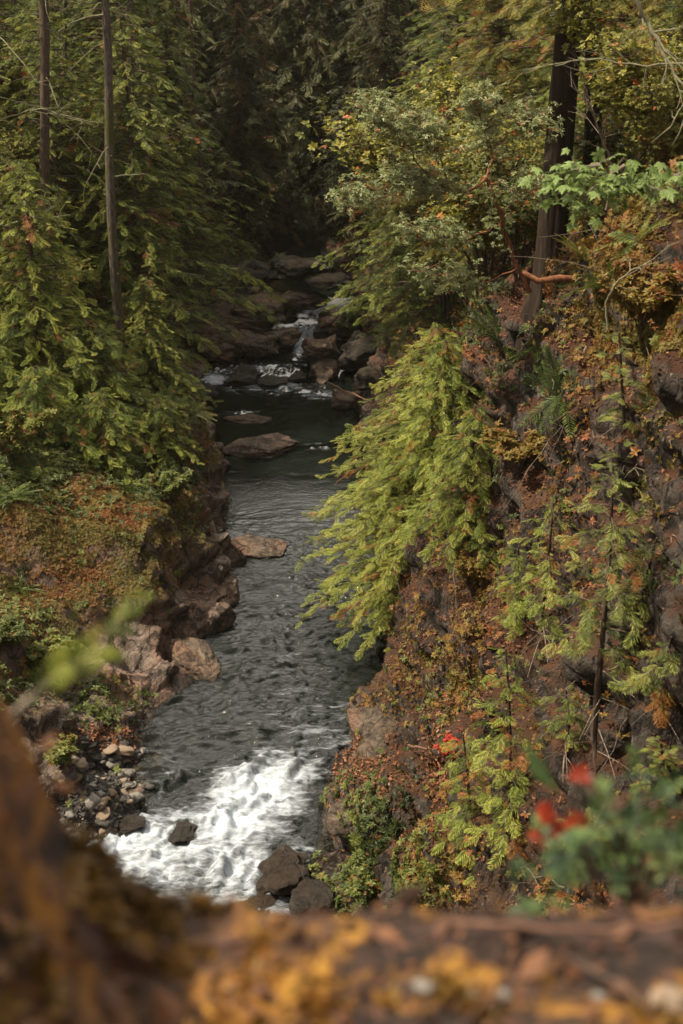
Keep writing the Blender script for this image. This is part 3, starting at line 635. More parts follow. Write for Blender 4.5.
# right side trees -----------------------------------------------------
GR = 'conifers on the right slope behind the big trunk'
gold = conifer('fir_tree', 11, 3.0, .3, 260, 24, .42, F_CED, M['fir_gold'], M['bark'], .16, 31, vbase=.52, dead=.06, droop=.45, up=.3, hang=.25, prof=.55)
goldC = conifer('cedar_tree', 10, 2.8, .2, 210, 22, .40, F_CED, M['cedar'], M['bark'], .14, 32, vbase=.42, dead=.06, up=.3, droop=.55, prof=.55)
for (p, x, y, rz, s, l) in [
    (gold, 4.6, 43.0, .4, 1.0, 'gold-green fir behind the arbutus with red dying sprigs'),
    (goldC, 3.4, 49.0, 1.4, 1.05, 'olive cedar left of the arbutus above the dark river bend'),
    (gold, 6.8, 40.0, 2.2, 1.1, 'gold-green fir right behind the big dark trunk'),
    (goldC, 6.6, 47.0, 3.1, 1.2, 'tall olive cedar at the top between arbutus and big trunk'),
    (gold, 9.0, 37.0, 4.0, 1.0, 'yellowish fir right of the big dark trunk at the top'),
    (goldC, 8.2, 33.5, 5.0, .8, 'yellow-olive cedar high on the slope near the right edge'),
    (cedC, 4.4, 57.0, .9, .75, 'green-brown cedar by the bend on the right bank'),
    (cedB, 2.7, 54.0, 2.9, .8, 'shaded cedar leaning over the boulders on the right shore'),
    (goldC, 10.5, 42.0, .5, 1.3, 'tall gold-tinged cedar at the upper right'),
    (cedC, 9.5, 55.0, 4.9, 1.0, 'dark cedar behind the gold firs on the right'),
    (cedC, 6.4, 64.0, 3.6, 1.0, 'dark cedar farthest back on the right slope'),
    (goldC, 5.6, 36.5, 2.4, .62, 'short olive cedar between the arbutus and the slope below'),
    ]:
    lab(spawn(p, x, y, rz=rz, sc=s), l, 'tree', GR)


def vine_maple(seed, v, mat):
    r_ = np.random.default_rng(seed); st = []
    for k in range(9):
        a = k*2.4+r_.normal(0, .3); q = r_.uniform(.4, 1)*2.0; hh_ = r_.uniform(2.6, 4.6)
        st.append(([(0, 0, -.1), (math.cos(a)*q*.3, math.sin(a)*q*.3, hh_*.5), (math.cos(a)*q, math.sin(a)*q, hh_*.95), (math.cos(a)*q*1.5, math.sin(a)*q*1.5, hh_)], .03, .008, 1/9))
    return broadleaf('vine_maple', st, W_VM, 1900, .085, mat, M['bark'], seed, spread=.95, vbase=v, trunk='stems', dead=.05)
VM = [vine_maple(301, .5, M['gold_leaf']), vine_maple(302, .22, M['gold_leaf'])]
vu = [0, 0]
for (px, py, yy, q, rz, s_, l) in [(655, 190, 27, 0, 0, .55, 'golden vine maple at the right edge behind the maple sprays'), (630, 110, 31, 1, 1, .7, 'olive vine maple right of the twin dark trunks'), (520, 230, 33, 1, 2, .7, 'olive vine maple behind the red limbs of the arbutus'),
    (455, 40, 47, 1, 3, .9, 'olive vine maple at the top, above the arbutus'), (500, 90, 38, 0, 4, .85, 'golden vine maple left of the massive trunk near the top'), (670, 40, 29, 0, 5, .7, 'golden vine maple in the upper right corner'),
    (600, 250, 28, 1, 2.5, .4, 'small vine maple at the foot of the slimmer dark trunk'),
    (20, 330, 43.5, 0, 1.5, .8, 'yellow-green vine maple at the left edge in front of the cedars'), (70, 120, 54, 1, 2.2, 1.2, 'pale green vine maple between the left trunks near the top'), (-20, 200, 50, 1, 5.7, 1.0, 'vine maple cut off by the left edge above the young cedars')]:
    o = VM[q] if not vu[q] else copy_tree(VM[q]); vu[q] = 1; p = at(px, py, yy); zg = ground(p[0], p[1]); zb = max(zg-.1, min(p[2]-3.2*s_, zg+1.2)); place(o, p[0], yy, z=zg-.05, rz=rz, sc=s_*(1 if zb <= zg+1.1 else min(1.7, (p[2]-zg)/(3.4*s_)))); lab(o, l, 'small tree', 'vine maples under the conifers')

# the sunlit cedar over the water
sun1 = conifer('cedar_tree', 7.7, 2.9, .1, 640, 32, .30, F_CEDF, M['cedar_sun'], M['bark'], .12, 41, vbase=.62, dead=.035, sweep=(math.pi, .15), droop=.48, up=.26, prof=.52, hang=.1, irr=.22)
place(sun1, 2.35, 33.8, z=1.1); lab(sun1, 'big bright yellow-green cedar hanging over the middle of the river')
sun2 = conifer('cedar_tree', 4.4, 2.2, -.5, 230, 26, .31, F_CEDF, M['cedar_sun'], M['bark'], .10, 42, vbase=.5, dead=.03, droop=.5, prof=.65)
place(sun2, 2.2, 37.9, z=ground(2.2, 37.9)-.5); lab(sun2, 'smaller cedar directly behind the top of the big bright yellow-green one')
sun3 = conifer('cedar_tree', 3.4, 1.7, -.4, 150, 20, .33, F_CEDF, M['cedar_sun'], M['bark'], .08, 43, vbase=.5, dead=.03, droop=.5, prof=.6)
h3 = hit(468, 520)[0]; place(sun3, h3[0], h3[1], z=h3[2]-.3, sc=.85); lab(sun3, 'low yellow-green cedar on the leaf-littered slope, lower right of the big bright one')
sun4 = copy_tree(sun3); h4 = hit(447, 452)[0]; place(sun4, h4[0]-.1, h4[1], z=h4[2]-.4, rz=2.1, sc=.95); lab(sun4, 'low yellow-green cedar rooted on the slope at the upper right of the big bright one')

# big fir trunk --------------------------------------------------------
def big_trunk():
    YB = max(27.2, hit(540, 318)[0][1]+.15); b = at(545, 322, YB); t_ = at(571, 0, YB); root = empty('fir_tree', (b[0], YB, min(b[2], ground(b[0], YB)+.2))); k = (t_[0]-b[0])/(t_[2]-b[2])
    g = Geo(); z = np.linspace(-.8, 26, 60); rad = .30*YB/27.2*(1-z/40)+.17*np.exp(-np.clip(z, 0, 99)/.6); th = np.linspace(0, 2*np.pi, 48, endpoint=False)
    C = np.stack([k*z, 0*z, z], -1); fl = .09*np.abs(fbm(np.cos(th)[None]*4+0*z[:, None], np.sin(th)[None]*4+0*z[:, None], z[:, None]*.35+0*th[None], 5, 3))
    rr = rad[:, None]*(1-fl*1.6)*(1+.25*np.exp(-np.clip(z, 0, 99)/.7)[:, None]*np.sin(th*5)[None]); V = C[:, None]+rr[..., None]*np.stack([np.cos(th), np.sin(th), 0*th], -1)[None]
    i = np.arange(59)[:, None]*48; j = np.arange(48)[None]; kk = (j+1) % 48; g.add(V, quads=np.stack([i+j, i+kk, i+48+kk, i+48+j], -1))
    g.build('trunk', M['bark_big'], root, smooth=True)
    # drooping live branches crossing in front and left of the trunk
    gb = Geo(); gc = Geo(); r_ = np.random.default_rng(3); PP = []; DD = []
    for (x1, z1, y1, dz) in [(-4.2, 7.8, -1.5, 1.0), (-3.4, 8.3, -.6, .6), (-2.7, 7.4, -1.2, .3), (-1.6, 8.2, -1.3, .5), (1.5, 8.6, -1.0, .6), (-5.0, 9.2, .5, .5), (3.0, 9.6, 0, .5), (-2, 10.5, -2, .7), (2, 11, -2, .7), (-3, 12.5, 1, .8), (3, 13, 1.5, .8), (0, 12, 3, .8)]:
        s_ = np.linspace(0, 1, 12); st = np.array([k*(z1+dz), 0, z1+dz]); en = np.array([x1+k*z1, y1, z1-.3])
        P = st+(en-st)*s_[:, None]+np.array([0, 0, -.5])[None]*(s_*(s_-1)*-1.2)[:, None]; gb.tube(P, .05*(1-s_*.9)+.004, 5)
        dv = (en-st)/np.linalg.norm(en-st)
        for q in range(34):
            a = r_.uniform(.18, 1); p = st+(en-st)*a+np.array([0, 0, -.5])*(a*(a-1)*-1.2); sd = r_.choice([-1, 1]); pe = np.cross(dv, [0, 0, 1.])*sd
            PP.append(p+r_.normal(0, .05, 3)); DD.append(dv*r_.uniform(.3, 1)+pe*r_.uniform(.2, 1)+np.array([0, 0, -.15-r_.random()*.3]))
    n = len(PP); put(gc, F_NEE, PP, DD, np.tile([0, 0, 1.], (n, 1))+r_.normal(0, .15, (n, 3)), r_.uniform(.45, .85, n), np.clip(r_.normal(.62, .15, n), 0, .95), r_)
    gb.build('branches', M['bark_big'], root); gc.build('crown', M['fir_gold'], root)
    return root
lab(big_trunk(), 'massive dark furrowed trunk standing on the right slope and leaving the top of the photo')
b = at(588, 300, 30.5); tt = at(592, 0, 30.5)
r_ = np.random.default_rng(4); root = empty('fir_tree', (b[0], 30.5, ground(b[0], 30.5))); g = Geo(); z = np.linspace(-.5, 20, 24); g.tube(np.stack([z*(tt[0]-b[0])/(tt[2]-b[2]), 0*z, z], -1), .2*(1-z/40), 12, rough=.05)
g.build('trunk', M['bark_big'], root, smooth=True)
gc = Geo(); n = 500; zc = r_.uniform(9, 19, n); a_ = r_.uniform(0, 6.28, n); rr = r_.uniform(.2, 2.2, n)*(1.2-zc/22)*1.5
put(gc, F_NEE, np.stack([np.cos(a_)*rr, np.sin(a_)*rr, zc], -1), np.stack([np.cos(a_), np.sin(a_), -.3+0*a_], -1), np.tile([0, 0, 1.], (n, 1)), r_.uniform(.5, .9, n), np.clip(r_.normal(.4, .15, n), 0, .9), r_); gc.build('crown', M['fir_gold'], root)
lab(root, 'slimmer dark trunk close behind the massive one, on its right')

# arbutus --------------------------------------------------------------
A = lambda px, py, Yd=28.3: at(px, py, Yd)
o0 = A(530, 292)
def rel(*pts): return [tuple(A(*p)-o0) for p in pts]
arb = broadleaf('arbutus_tree', [
    (rel((530, 292), (518, 268), (503, 225), (494, 195, 28.0), (486, 178, 27.8)), 0.053, 0.033, .3),
    (rel((486, 178, 27.8), (470, 192, 27.6), (450, 190, 27.4), (430, 180, 27.2), (405, 180, 27), (375, 190, 27)), 0.031, 0.009, 1.3),
    (rel((486, 178, 27.8), (492, 150), (480, 118), (476, 92)), 0.025, 0.007, 1.1),
    (rel((430, 180, 27.2), (410, 150, 27), (385, 120, 27), (370, 105, 27)), 0.019, 0.006, 1.0),
    (rel((405, 180, 27), (380, 200, 26.8), (362, 205, 27), (350, 190, 27)), 0.012, 0.006, .8),
    (rel((492, 150), (512, 130), (530, 120), (545, 125)), 0.019, 0.006, .8),
    (rel((503, 225), (480, 235), (455, 240, 28), (430, 235, 28), (400, 230, 28)), 0.019, 0.006, .9),
    (rel((518, 268), (495, 280), (470, 285), (440, 280, 28.5), (410, 270, 28.5)), 0.019, 0.006, .7),
    (rel((450, 190, 27.4), (440, 160, 27.2), (430, 135, 27.2), (425, 120, 27.2)), 0.015, 0.006, .9),
    (rel((503, 225), (525, 200, 28), (535, 190, 27.8), (540, 175, 27.6)), 0.012, 0.005, .4),
    ], W_ARB, 125, .092, M['arbutus'], M['bark_red'], 51, spread=.62, vbase=.6, dead=.015)
arb.location = o0; lab(arb, 'arbutus with grey-green leaf whorls and bare red limbs, left of the massive dark trunk')
# red reclining limb
g = Geo(); C = [at(*p) for p in ((522, 272, 26.4), (538, 281, 26.3), (560, 278, 26.3), (575, 279, 26.4), (590, 288, 26.6), (600, 300, 26.9))]
g.tube(C, [.05, .06, .065, .06, .05, .04], 9, rough=.05); tag(g.build('fallen_limb', M['bark_red'], smooth=True), 'smooth red-brown limb lying across the foot of the massive trunk', 'branch')

# maple spray ----------------------------------------------------------
def spray(name, pts, n, leaf, tpl, ml, mb, seed, label, cat, r0=.02, spread=.35, v0=.5, up=1.0, flat=.5):
    r_ = np.random.default_rng(seed); P = np.array(pts, float); root = empty(name, P[0]); P = P-P[0]; t = np.linspace(0, 1, len(P)); tt = np.linspace(0, 1, 16)
    C = np.stack([np.interp(tt, t, P[:, k]) for k in range(3)], -1); C[1:-1] = (C[:-2]+2*C[1:-1]+C[2:])/4
    g = Geo(); g.tube(C, np.linspace(r0, r0*.25, 16), 6); PP = []
    for k in range(n):
        b = C[r_.integers(3, 16)]; e = b+r_.normal(0, spread, 3)*np.array([1, .8, flat]); PP.append(e)
        if r_.random() < .5: g.tube([b, (b+e)/2+[0, 0, -.02], e], [r0*.3, r0*.2, r0*.12], 3)
    g.build('stem', mb, root); gc = Geo(); Dd = r_.normal(0, 1, (n, 3)); Dd[:, 2] = -abs(Dd[:, 2])*.5
    put(gc, tpl, PP, Dd, np.tile([0, -.25, up], (n, 1))+r_.normal(0, .3, (n, 3)), leaf*r_.uniform(.7, 1.2, n), np.clip(r_.normal(v0, .15, n), 0, 1.9), r_); gc.build('foliage', ml, root)
    return tag(root, label, cat)
GM = 'maple sprays on the right'
YM = 15.0
spray('maple_branch', [at(720, 150, YM), at(680, 175, YM), at(645, 180, YM), at(625, 190, YM)], 60, .15, MAP, M['maple'], M['twig'], 1, 'fresh green maple spray reaching in at the right edge, highest on the slope', 'branch', spread=.19, flat=.6)
spray('maple_branch', [at(625, 165, YM), at(605, 178, YM), at(590, 190, YM), at(580, 200, YM)], 60, .14, MAP, M['maple'], M['twig'], 2, 'green maple spray in the middle, right over the big trunk edge', 'branch', spread=.19, flat=.6)
spray('maple_branch', [at(600, 165, YM), at(580, 168, YM), at(562, 175, YM), at(556, 182, YM)], 44, .12, MAP, M['maple'], M['twig'], 3, 'small maple spray farthest left, across the massive dark trunk', 'branch', spread=.15, flat=.5)

# ------------------------------------------------------------------ scatter on the terrain
c00, c10, c01, c11 = TP[:-1, :-1], TP[1:, :-1], TP[:-1, 1:], TP[1:, 1:]
CC = (c00+c10+c01+c11)/4; CN = np.cross(c01-c00, c10-c00); CA = np.linalg.norm(CN, axis=-1); CN = CN/(CA[..., None]+1e-9)
CPX, CPY = proj(CC)
inview = (CPX > -60) & (CPX < 745) & (CPY > -80) & (CPY < 1040) & (CC[..., 1] > 15) & (CC[..., 1] < 95)
flat_ = lambda a: a.reshape(-1, *a.shape[2:])
fCC, fCN, fCA, fPX, fPY, fin = map(flat_, (CC, CN, CA, CPX, CPY, inview))
f00, f10, f01, f11 = map(flat_, (c00, c10, c01, c11))
wet = fCC[:, 2] > wlevel(fCC[:, 1])+.12
def ell(lst):
    o = np.zeros(len(fPX))
    for (x, y, rx, ry, a) in lst: o = np.maximum(o, a*np.exp(-(((fPX-x)/rx)**2+((fPY-y)/ry)**2)**1.5))
    return o
def scatter(weight, n, seed):
    r_ = np.random.default_rng(seed); W_ = fCA*fin*wet*weight; W_ = W_/W_.sum()
    i = r_.choice(len(W_), n, p=W_); a, b = r_.random((n, 1)), r_.random((n, 1))
    P = (f00[i]*(1-a)+f10[i]*a)*(1-b)+(f01[i]*(1-a)+f11[i]*a)*b
    return P, fCN[i], r_
pn = lambda s, k, sd: fbm(fCC[:, 0]*s, fCC[:, 1]*s, fCC[:, 2]*s, sd, k)
rightside = (fCC[:, 0] > -.8) & (fPX > 300)
up_ = np.clip(fCN[:, 2], 0, 1)
n1 = pn(.8, 3, 201); n2 = pn(.9, 3, 301)
wl_right = rightside*(sm(.2, .55, up_+.35*n1))*(.15+ell([(520, 480, 130, 150, 1), (470, 620, 80, 90, 1), (640, 380, 90, 100, .5), (385, 780, 70, 90, .8), (580, 330, 110, 60, .9), (560, 860, 120, 60, .8)]))
def layer(name, weight, n, seed, tpls, size, vfun, mat, tilt, lift, label, cat, kind='stuff'):
    P, Nn, r_ = scatter(weight, n, seed); g = Geo(); Dd = r_.normal(0, 1, (n, 3)); Un = Nn*1.0+r_.normal(0, tilt, (n, 3))+np.array([0, 0, .35])
    Dd -= Nn*np.sum(Dd*Nn, 1)[:, None]*.8
    s = size*r_.uniform(.6, 1.4, n); put(g, tpls, P+Nn*lift*r_.random((n, 1)), Dd, Un, s, vfun(P, r_), r_)
    o = g.build(name, mat); return tag(o, label, cat, None, kind)
clampv = lambda v: np.clip(v, 0, 1.95)
layer('leaf_litter', wl_right, 75000, 1, [LEAF1], .065, lambda P, r_: clampv(r_.beta(1.2, 2.6, len(P))*1.9+.25*fbm(P[:, 0], P[:, 1], P[:, 2], 777, 2)), M['litter'], 1.1, .06, 'brown and orange fallen leaves covering the right slope', 'leaf litter')
vb = lambda base, sd, s=.6: (lambda P, r_: clampv(base+.45*fbm(P[:, 0]*s, P[:, 1]*s, P[:, 2]*s, sd, 3)+r_.normal(0, .14, len(P))))
layer('undergrowth', rightside*(.01+sm(.15, .5, n1+.25*up_))*(.1+ell([(640, 260, 110, 90, 1.6), (600, 120, 130, 110, 1.8), (450, 320, 60, 60, .8), (600, 880, 140, 50, 1.5), (480, 800, 70, 60, 1), (420, 560, 40, 80, .3), (470, 680, 60, 60, .5), (550, 600, 90, 60, .12), (660, 640, 60, 60, .05)])), 30000, 2, W_SAL, .075,
      vb(1.1, 401), M['brush'], .5, .3, 'rusty and olive huckleberry brush and moss on the right slope', 'undergrowth')
layer('salal', rightside*(.05+ell([(370, 860, 60, 60, 3.5), (400, 800, 40, 30, .6), (520, 720, 80, 60, .4), (620, 600, 60, 80, .25), (500, 400, 60, 70, .3), (450, 300, 90, 60, .9)]))*(sm(-.3, .4, n2)), 9000, 3, W_SAL, .095, vb(.55, 402), M['salal'], .4, .22, 'low green salal on the right bank above the white water', 'ground cover')
left = (fCC[:, 0] < -2.6)*np.where(fCC[:, 1] > 30.5, sm(1.1, 2.0, fCC[:, 2]), 1)
layer('ferny_undergrowth', left*(.03+ell([(60, 440, 110, 60, 2), (150, 380, 90, 60, 1.5), (10, 650, 60, 50, .6), (200, 330, 60, 40, .4), (230, 280, 110, 40, 1.2), (110, 700, 40, 30, .7), (180, 480, 40, 20, .6)]))*sm(-.5, .4, n2+.3*up_), 20000, 4, W_SAL, .10, vb(.48, 403), M['salal'], .4, .28, 'small-leaved green and yellow shrubs over the left bank', 'ground cover')
layer('golden_moss', left*sm(.15, .6, up_+.3*n1)*(.02+ell([(100, 515, 130, 35, 2.5), (170, 430, 70, 60, 1.6), (100, 560, 120, 50, 1.0), (120, 650, 80, 50, .6)])), 42000, 5, W_SAL, .045, vb(.88, 404, .9), M['brush'], .6, .04, 'golden and olive moss on the left ledge and knob', 'moss')
layer('hanging_moss', rightside*sm(-.1, .4, n2)*(.06+ell([(655, 300, 60, 80, 7), (640, 420, 60, 100, .7), (450, 620, 60, 90, .8), (400, 880, 60, 40, .8), (600, 480, 90, 120, .2)])), 46000, 6, W_SAL, .042, vb(.86, 405, .9), M['brush'], .6, .05, 'golden moss cushions on the right cliff', 'moss')
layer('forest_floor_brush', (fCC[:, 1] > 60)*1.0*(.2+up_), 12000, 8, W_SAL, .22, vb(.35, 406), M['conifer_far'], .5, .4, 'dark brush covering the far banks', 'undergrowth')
layer('fallen_red_leaves', (fCC[:, 1] < 34)*(ell([(115, 738, 48, 10, 3), (140, 765, 24, 16, .8), (365, 770, 30, 50, .5), (440, 760, 14, 30, 1.2)])), 2600, 9, [LEAF1], .10, lambda P, r_: clampv(r_.normal(1.0, .5, len(P))), M['litter'], .5, .05, 'reddish fallen leaves lying on the stones and low rocks', 'leaf litter')
# dead twigs
P, Nn, r_ = scatter(rightside*(.2+ell([(560, 700, 130, 110, 1.2), (620, 300, 90, 140, 1.2), (520, 420, 100, 80, .8)])), 420, 21)
g = Geo()
for p, n_ in zip(P, Nn):
    d = r_.normal(0, 1, 3); d[2] -= .3; d = d/np.linalg.norm(d)+n_*.35; L = r_.uniform(.25, 1.3); s_ = np.linspace(0, 1, 5)[:, None]
    g.tube(p+d*L*s_+r_.normal(0, .03, (5, 3))+np.array([0, 0, -.25])*L*s_**2, np.linspace(.009, .003, 5), 3)
tag(g.build('dead_twigs', M['twig']), 'grey dead twigs and rootlets strewn over the right slope', 'twigs', None, 'stuff')

# ------------------------------------------------------------------ boulders and stones
def rock_mesh(name, mat, seed, sub=5, flat=.7, amp=.28):
    import bmesh
    bm = bmesh.new(); bmesh.ops.create_icosphere(bm, subdivisions=sub, radius=1)
    V = np.array([v.co[:] for v in bm.verts]); r_ = np.random.default_rng(seed)
    for k in range(14):
        n_ = r_.normal(0, 1, 3); n_ /= np.linalg.norm(n_); d = r_.uniform(.55, .85); s_ = V@n_; V -= np.maximum(s_-d, 0)[:, None]*n_*.85
    o = seed*3.7
    V *= (1+amp*fbm(V[:, 0]*1.1+o, V[:, 1]*1.1, V[:, 2]*1.1, seed, 5, .55)-.10*amp*np.round(3*vnoise(V[:, 0]*2.3+o, V[:, 1]*2.3, V[:, 2]*4, seed+9)))[:, None]
    V[:, 2] *= flat
    for v, c in zip(bm.verts, V): v.co = c
    me = bpy.data.meshes.new(name); bm.to_mesh(me); bm.free(); me.materials.append(mat); me.name = name
    me.polygons.foreach_set('use_smooth', [True]*len(me.polygons)); return me
RM = [rock_mesh('boulder', M['boulder'], s, flat=f) for s, f in ((1, .6), (2, .75), (3, .5), (4, .85))]
RD = [rock_mesh('boulder', M['boulder_dark'], s, flat=f) for s, f in ((5, .6), (6, .8), (7, .5))]
def boulder(px, py, wpx, ratio, z, me, rz, label, grp, deep=.9, tall=1.0, dz=0.0):
    p = at_z(px, py, z); d = np.linalg.norm(p-CAM); s = wpx/FPX*d/2
    o = bpy.data.objects.new('boulder', me); COL.objects.link(o); o.location = (p[0], p[1], z+dz); o.scale = (s*1.1, s*deep*1.2*ratio, s*tall); o.rotation_euler = (0, 0, rz)
    return tag(o, label, 'boulder', grp)
GU = 'boulders at the upstream rapids'; GD = 'rocks in the white water'
for a in [
    (268, 446, 72, .8, .05, RM[2], .25, 'long pale wet boulder lying alone in the dark pool', GU, .8, .55),
    (250, 420, 44, .7, -.05, RM[0], .1, 'low pinkish boulder barely above water, upstream of the long pale one', GU, .8, .45),
    (245, 378, 44, .9, .1, RD[1], 0, 'round dark boulder splitting the upper rapid', GU, .9, .8),
    (268, 384, 34, .9, .05, RD[0], 1, 'lower dark boulder touching the right of the round dark one', GU, .9, .6),
    (322, 372, 36, .9, .2, RM[1], .7, 'reddish upright boulder at the right shore of the rapid', GU, 1, 1.05),
    (299, 377, 22, .9, .05, RD[1], .3, 'small dark round boulder between the rapid and the reddish one', GU, 1, .8),
    (348, 402, 36, .9, .1, RM[3], 1.9, 'brown boulder under the driftwood stick', GU, 1.1, 1.0),
    (322, 350, 40, .9, .9, RM[3], 2.2, 'broad grey-brown boulder just below the small fall, on its right', GU, 1.1, .95),
    (330, 333, 36, .9, 1.1, RD[0], 2.0, 'dark boulder wedged beside the lip of the small fall', GU, 1, .8),
    (282, 338, 34, .9, .7, RM[0], 2.9, 'brown boulder left of the small fall', GU, 1.1, 1.0),
    (268, 305, 60, .9, 1.5, RM[2], .4, 'broad tan slab above the small fall', GU, 1.1, .85),
    (300, 300, 46, .9, 1.7, RM[0], .9, 'tan boulder at the head of the small fall', GU, 1.1, .85),
    (330, 318, 30, .9, 1.6, RM[1], .2, 'tan block on the right of the fall head', GU, 1.1, .95),
    (232, 320, 74, .9, .9, RM[2], -.3, 'wide grey rock slab on the left shore below the cedars', GU, 1.1, .8),
    (205, 335, 60, .9, .9, RM[0], .5, 'grey-pink slab nearest the left cedars', GU, 1.1, .95),
    (255, 345, 50, .9, .7, RM[3], 1.5, 'grey slab sloping into the pool below the wide one', GU, 1.1, .7),
    (215, 352, 46, .9, .5, RM[1], 2.5, 'rounded boulder on the left shore above the left rapid', GU, 1.1, .85),
    (200, 395, 36, .9, .4, RD[2], 2.5, 'dark boulder on the left shore below the left rapid', GU, 1.1, .95),
    (362, 350, 50, .9, 1.0, RD[1], .5, 'dark mossy boulder high on the right shore of the rapid', GU, 1, 1),
    (372, 380, 40, .9, .8, RD[0], 1.5, 'shadowed boulder half behind the sunlit cedar', GU, 1, .9),
    (290, 270, 50, .9, 2.8, RD[0], 1.1, 'dark boulder in the creek bed at the bend', GU, 1, .8),
    (330, 282, 40, .9, 2.5, RD[2], 2.1, 'flat dark boulder right of the creek bed at the bend', GU, 1, .8),
    (250, 272, 44, .9, 2.6, RD[1], 3.1, 'dark boulder left of the creek bed at the bend', GU, 1, .8),
    (252, 546, 66, .9, .05, RM[0], .2, 'pinkish rock jutting from the left ledge into the river', GU, .8, .45),
    (215, 590, 46, 1.6, .1, RM[1], .3, 'reddish scoured rock at the foot of the left ledge', GD, 1.2, 1.2),
    (190, 662, 50, 1.3, .1, RM[1], 1.1, 'grey-pink rock at the near corner of the left ledge', GD, 1, 1.1),
    (183, 832, 34, .9, -.5, RD[1], .3, 'dark rounded rock in the middle of the white water', GD, 1, .8),
    (185, 878, 74, .8, -1.05, RD[2], .3, 'long black wet rock below the rounded one in the foam', GD, .8, .6),
    (225, 893, 44, .8, -1.15, RD[0], 1.3, 'black wet rock at the right end of the long one', GD, .8, .6),
    (285, 870, 60, .9, -.6, RD[1], .5, 'dark mossy rock at the right of the cascade', GD, 1, 1.0),
    (262, 905, 56, .8, -1.0, RD[2], 2.3, 'dark wet rock at the lower edge of the cascade', GD, 1, .7),
    (312, 905, 50, .8, -.45, RD[0], 2.3, 'brown wet rock under the right bank below the cascade', GD, 1, .8),
    (128, 825, 30, .8, -.4, RD[0], .9, 'small wet rock at the left edge of the foam', GD, 1, .6),
    (105, 872, 34, .8, -.75, RD[2], .9, 'grey wet rock at the lower left edge of the foam', GD, 1, .6),
    (388, 762, 84, 1.3, .2, RM[1], .6, 'big red-brown rock at the foot of the right cliff beside the smooth water', GD, 1.1, 1.5),
    (352, 815, 56, 1, .2, RM[0], 1.6, 'mossy brown rock at the waterline right of the foam', GD, 1.1, 1.0),
    (404, 690, 30, 1, .9, RM[3], .2, 'grey upright rock rib under the sunlit cedar', GD, 1, 4.2),
    (436, 700, 36, 1, 1.8, RM[3], 1.2, 'pale grey upright rock rib right under the rusty slope', GD, 1, 4.0),
    ]: boulder(*a)
# shingle beach: individual stones
SM_ = [rock_mesh('stone', m, s, sub=2, flat=.6, amp=.18) for m, s in ((M['boulder'], 11), (M['boulder_dark'], 12), (M['boulder'], 13))]
for me, c in zip(SM_, ('grey', 'dark', 'rusty')): me.name = 'stone'
STM = []
for c, (a, b) in {'pale': ((.12, .11, .095), (.30, .28, .25)), 'dark': ((.03, .03, .03), (.11, .10, .09)), 'tan': ((.14, .10, .07), (.32, .25, .18))}.items():
    STM.append((c, bark_mat('stone_'+c, a, b, stretch=1, strength=.2)))
r_ = np.random.default_rng(77); nst = 0
meshes = []
for c, m in STM:
    for s in (21, 22): me = rock_mesh('river_stone', m, s+len(c), sub=3, flat=.65, amp=.34); meshes.append((c, me))
while nst < 295:
    px, py = r_.normal(118, 42), r_.normal(790, 36)
    if not (62 < px < 230 and 735 < py < 880): continue
    if px > 150 and r_.random() < .5: continue
    hp, hn = hit(px, py)
    if hp[1] > 33 or hp[2] < wlevel(hp[1])-.35: continue
    c, me = meshes[r_.integers(0, len(meshes))]; s = r_.gamma(2, .032)+.028
    o = bpy.data.objects.new('river_stone', me); COL.objects.link(o); o.location = hp+[0, 0, s*.05]; o.rotation_euler = (r_.normal(0, .2), r_.normal(0, .2), r_.uniform(0, 6)); o.scale = (s*r_.uniform(.8, 1.3), s, s*r_.uniform(.8, 1.2))
    tag(o, {'pale': 'pale grey rounded stone', 'dark': 'dark wet rounded stone', 'tan': 'tan rounded stone'}[c]+' on the shingle left of the white water', 'stone', 'river stones on the left shingle'); nst += 1
P, Nn, r_ = scatter((fCC[:, 1] < 31)*left*(fCC[:, 2] < .45)*ell([(110, 790, 60, 60, 1)]), 5000, 31)
wetbak = wet; g = Geo()
ic = (np.array([[[-.5, -.5, 0], [.5, -.4, 0], [.35, .3, .45], [-.35, .2, .5]], [[.5, -.4, 0], [.5, .5, 0], [.3, .35, .4], [.35, .3, .45]], [[.5, .5, 0], [-.5, .5, 0], [-.35, .2, .5], [.3, .35, .4]], [[-.5, .5, 0], [-.5, -.5, 0], [-.35, .2, .5], [-.35, .2, .5]]]), np.zeros((4, 4)))
put(g, [ic], P, r_.normal(0, 1, (5000, 3)), Nn, r_.gamma(2, .02, 5000)+.02, np.zeros(5000), r_); tag(g.build('gravel', STM[1][1]), 'fine gravel between the stones on the left shore', 'gravel', None, 'stuff')

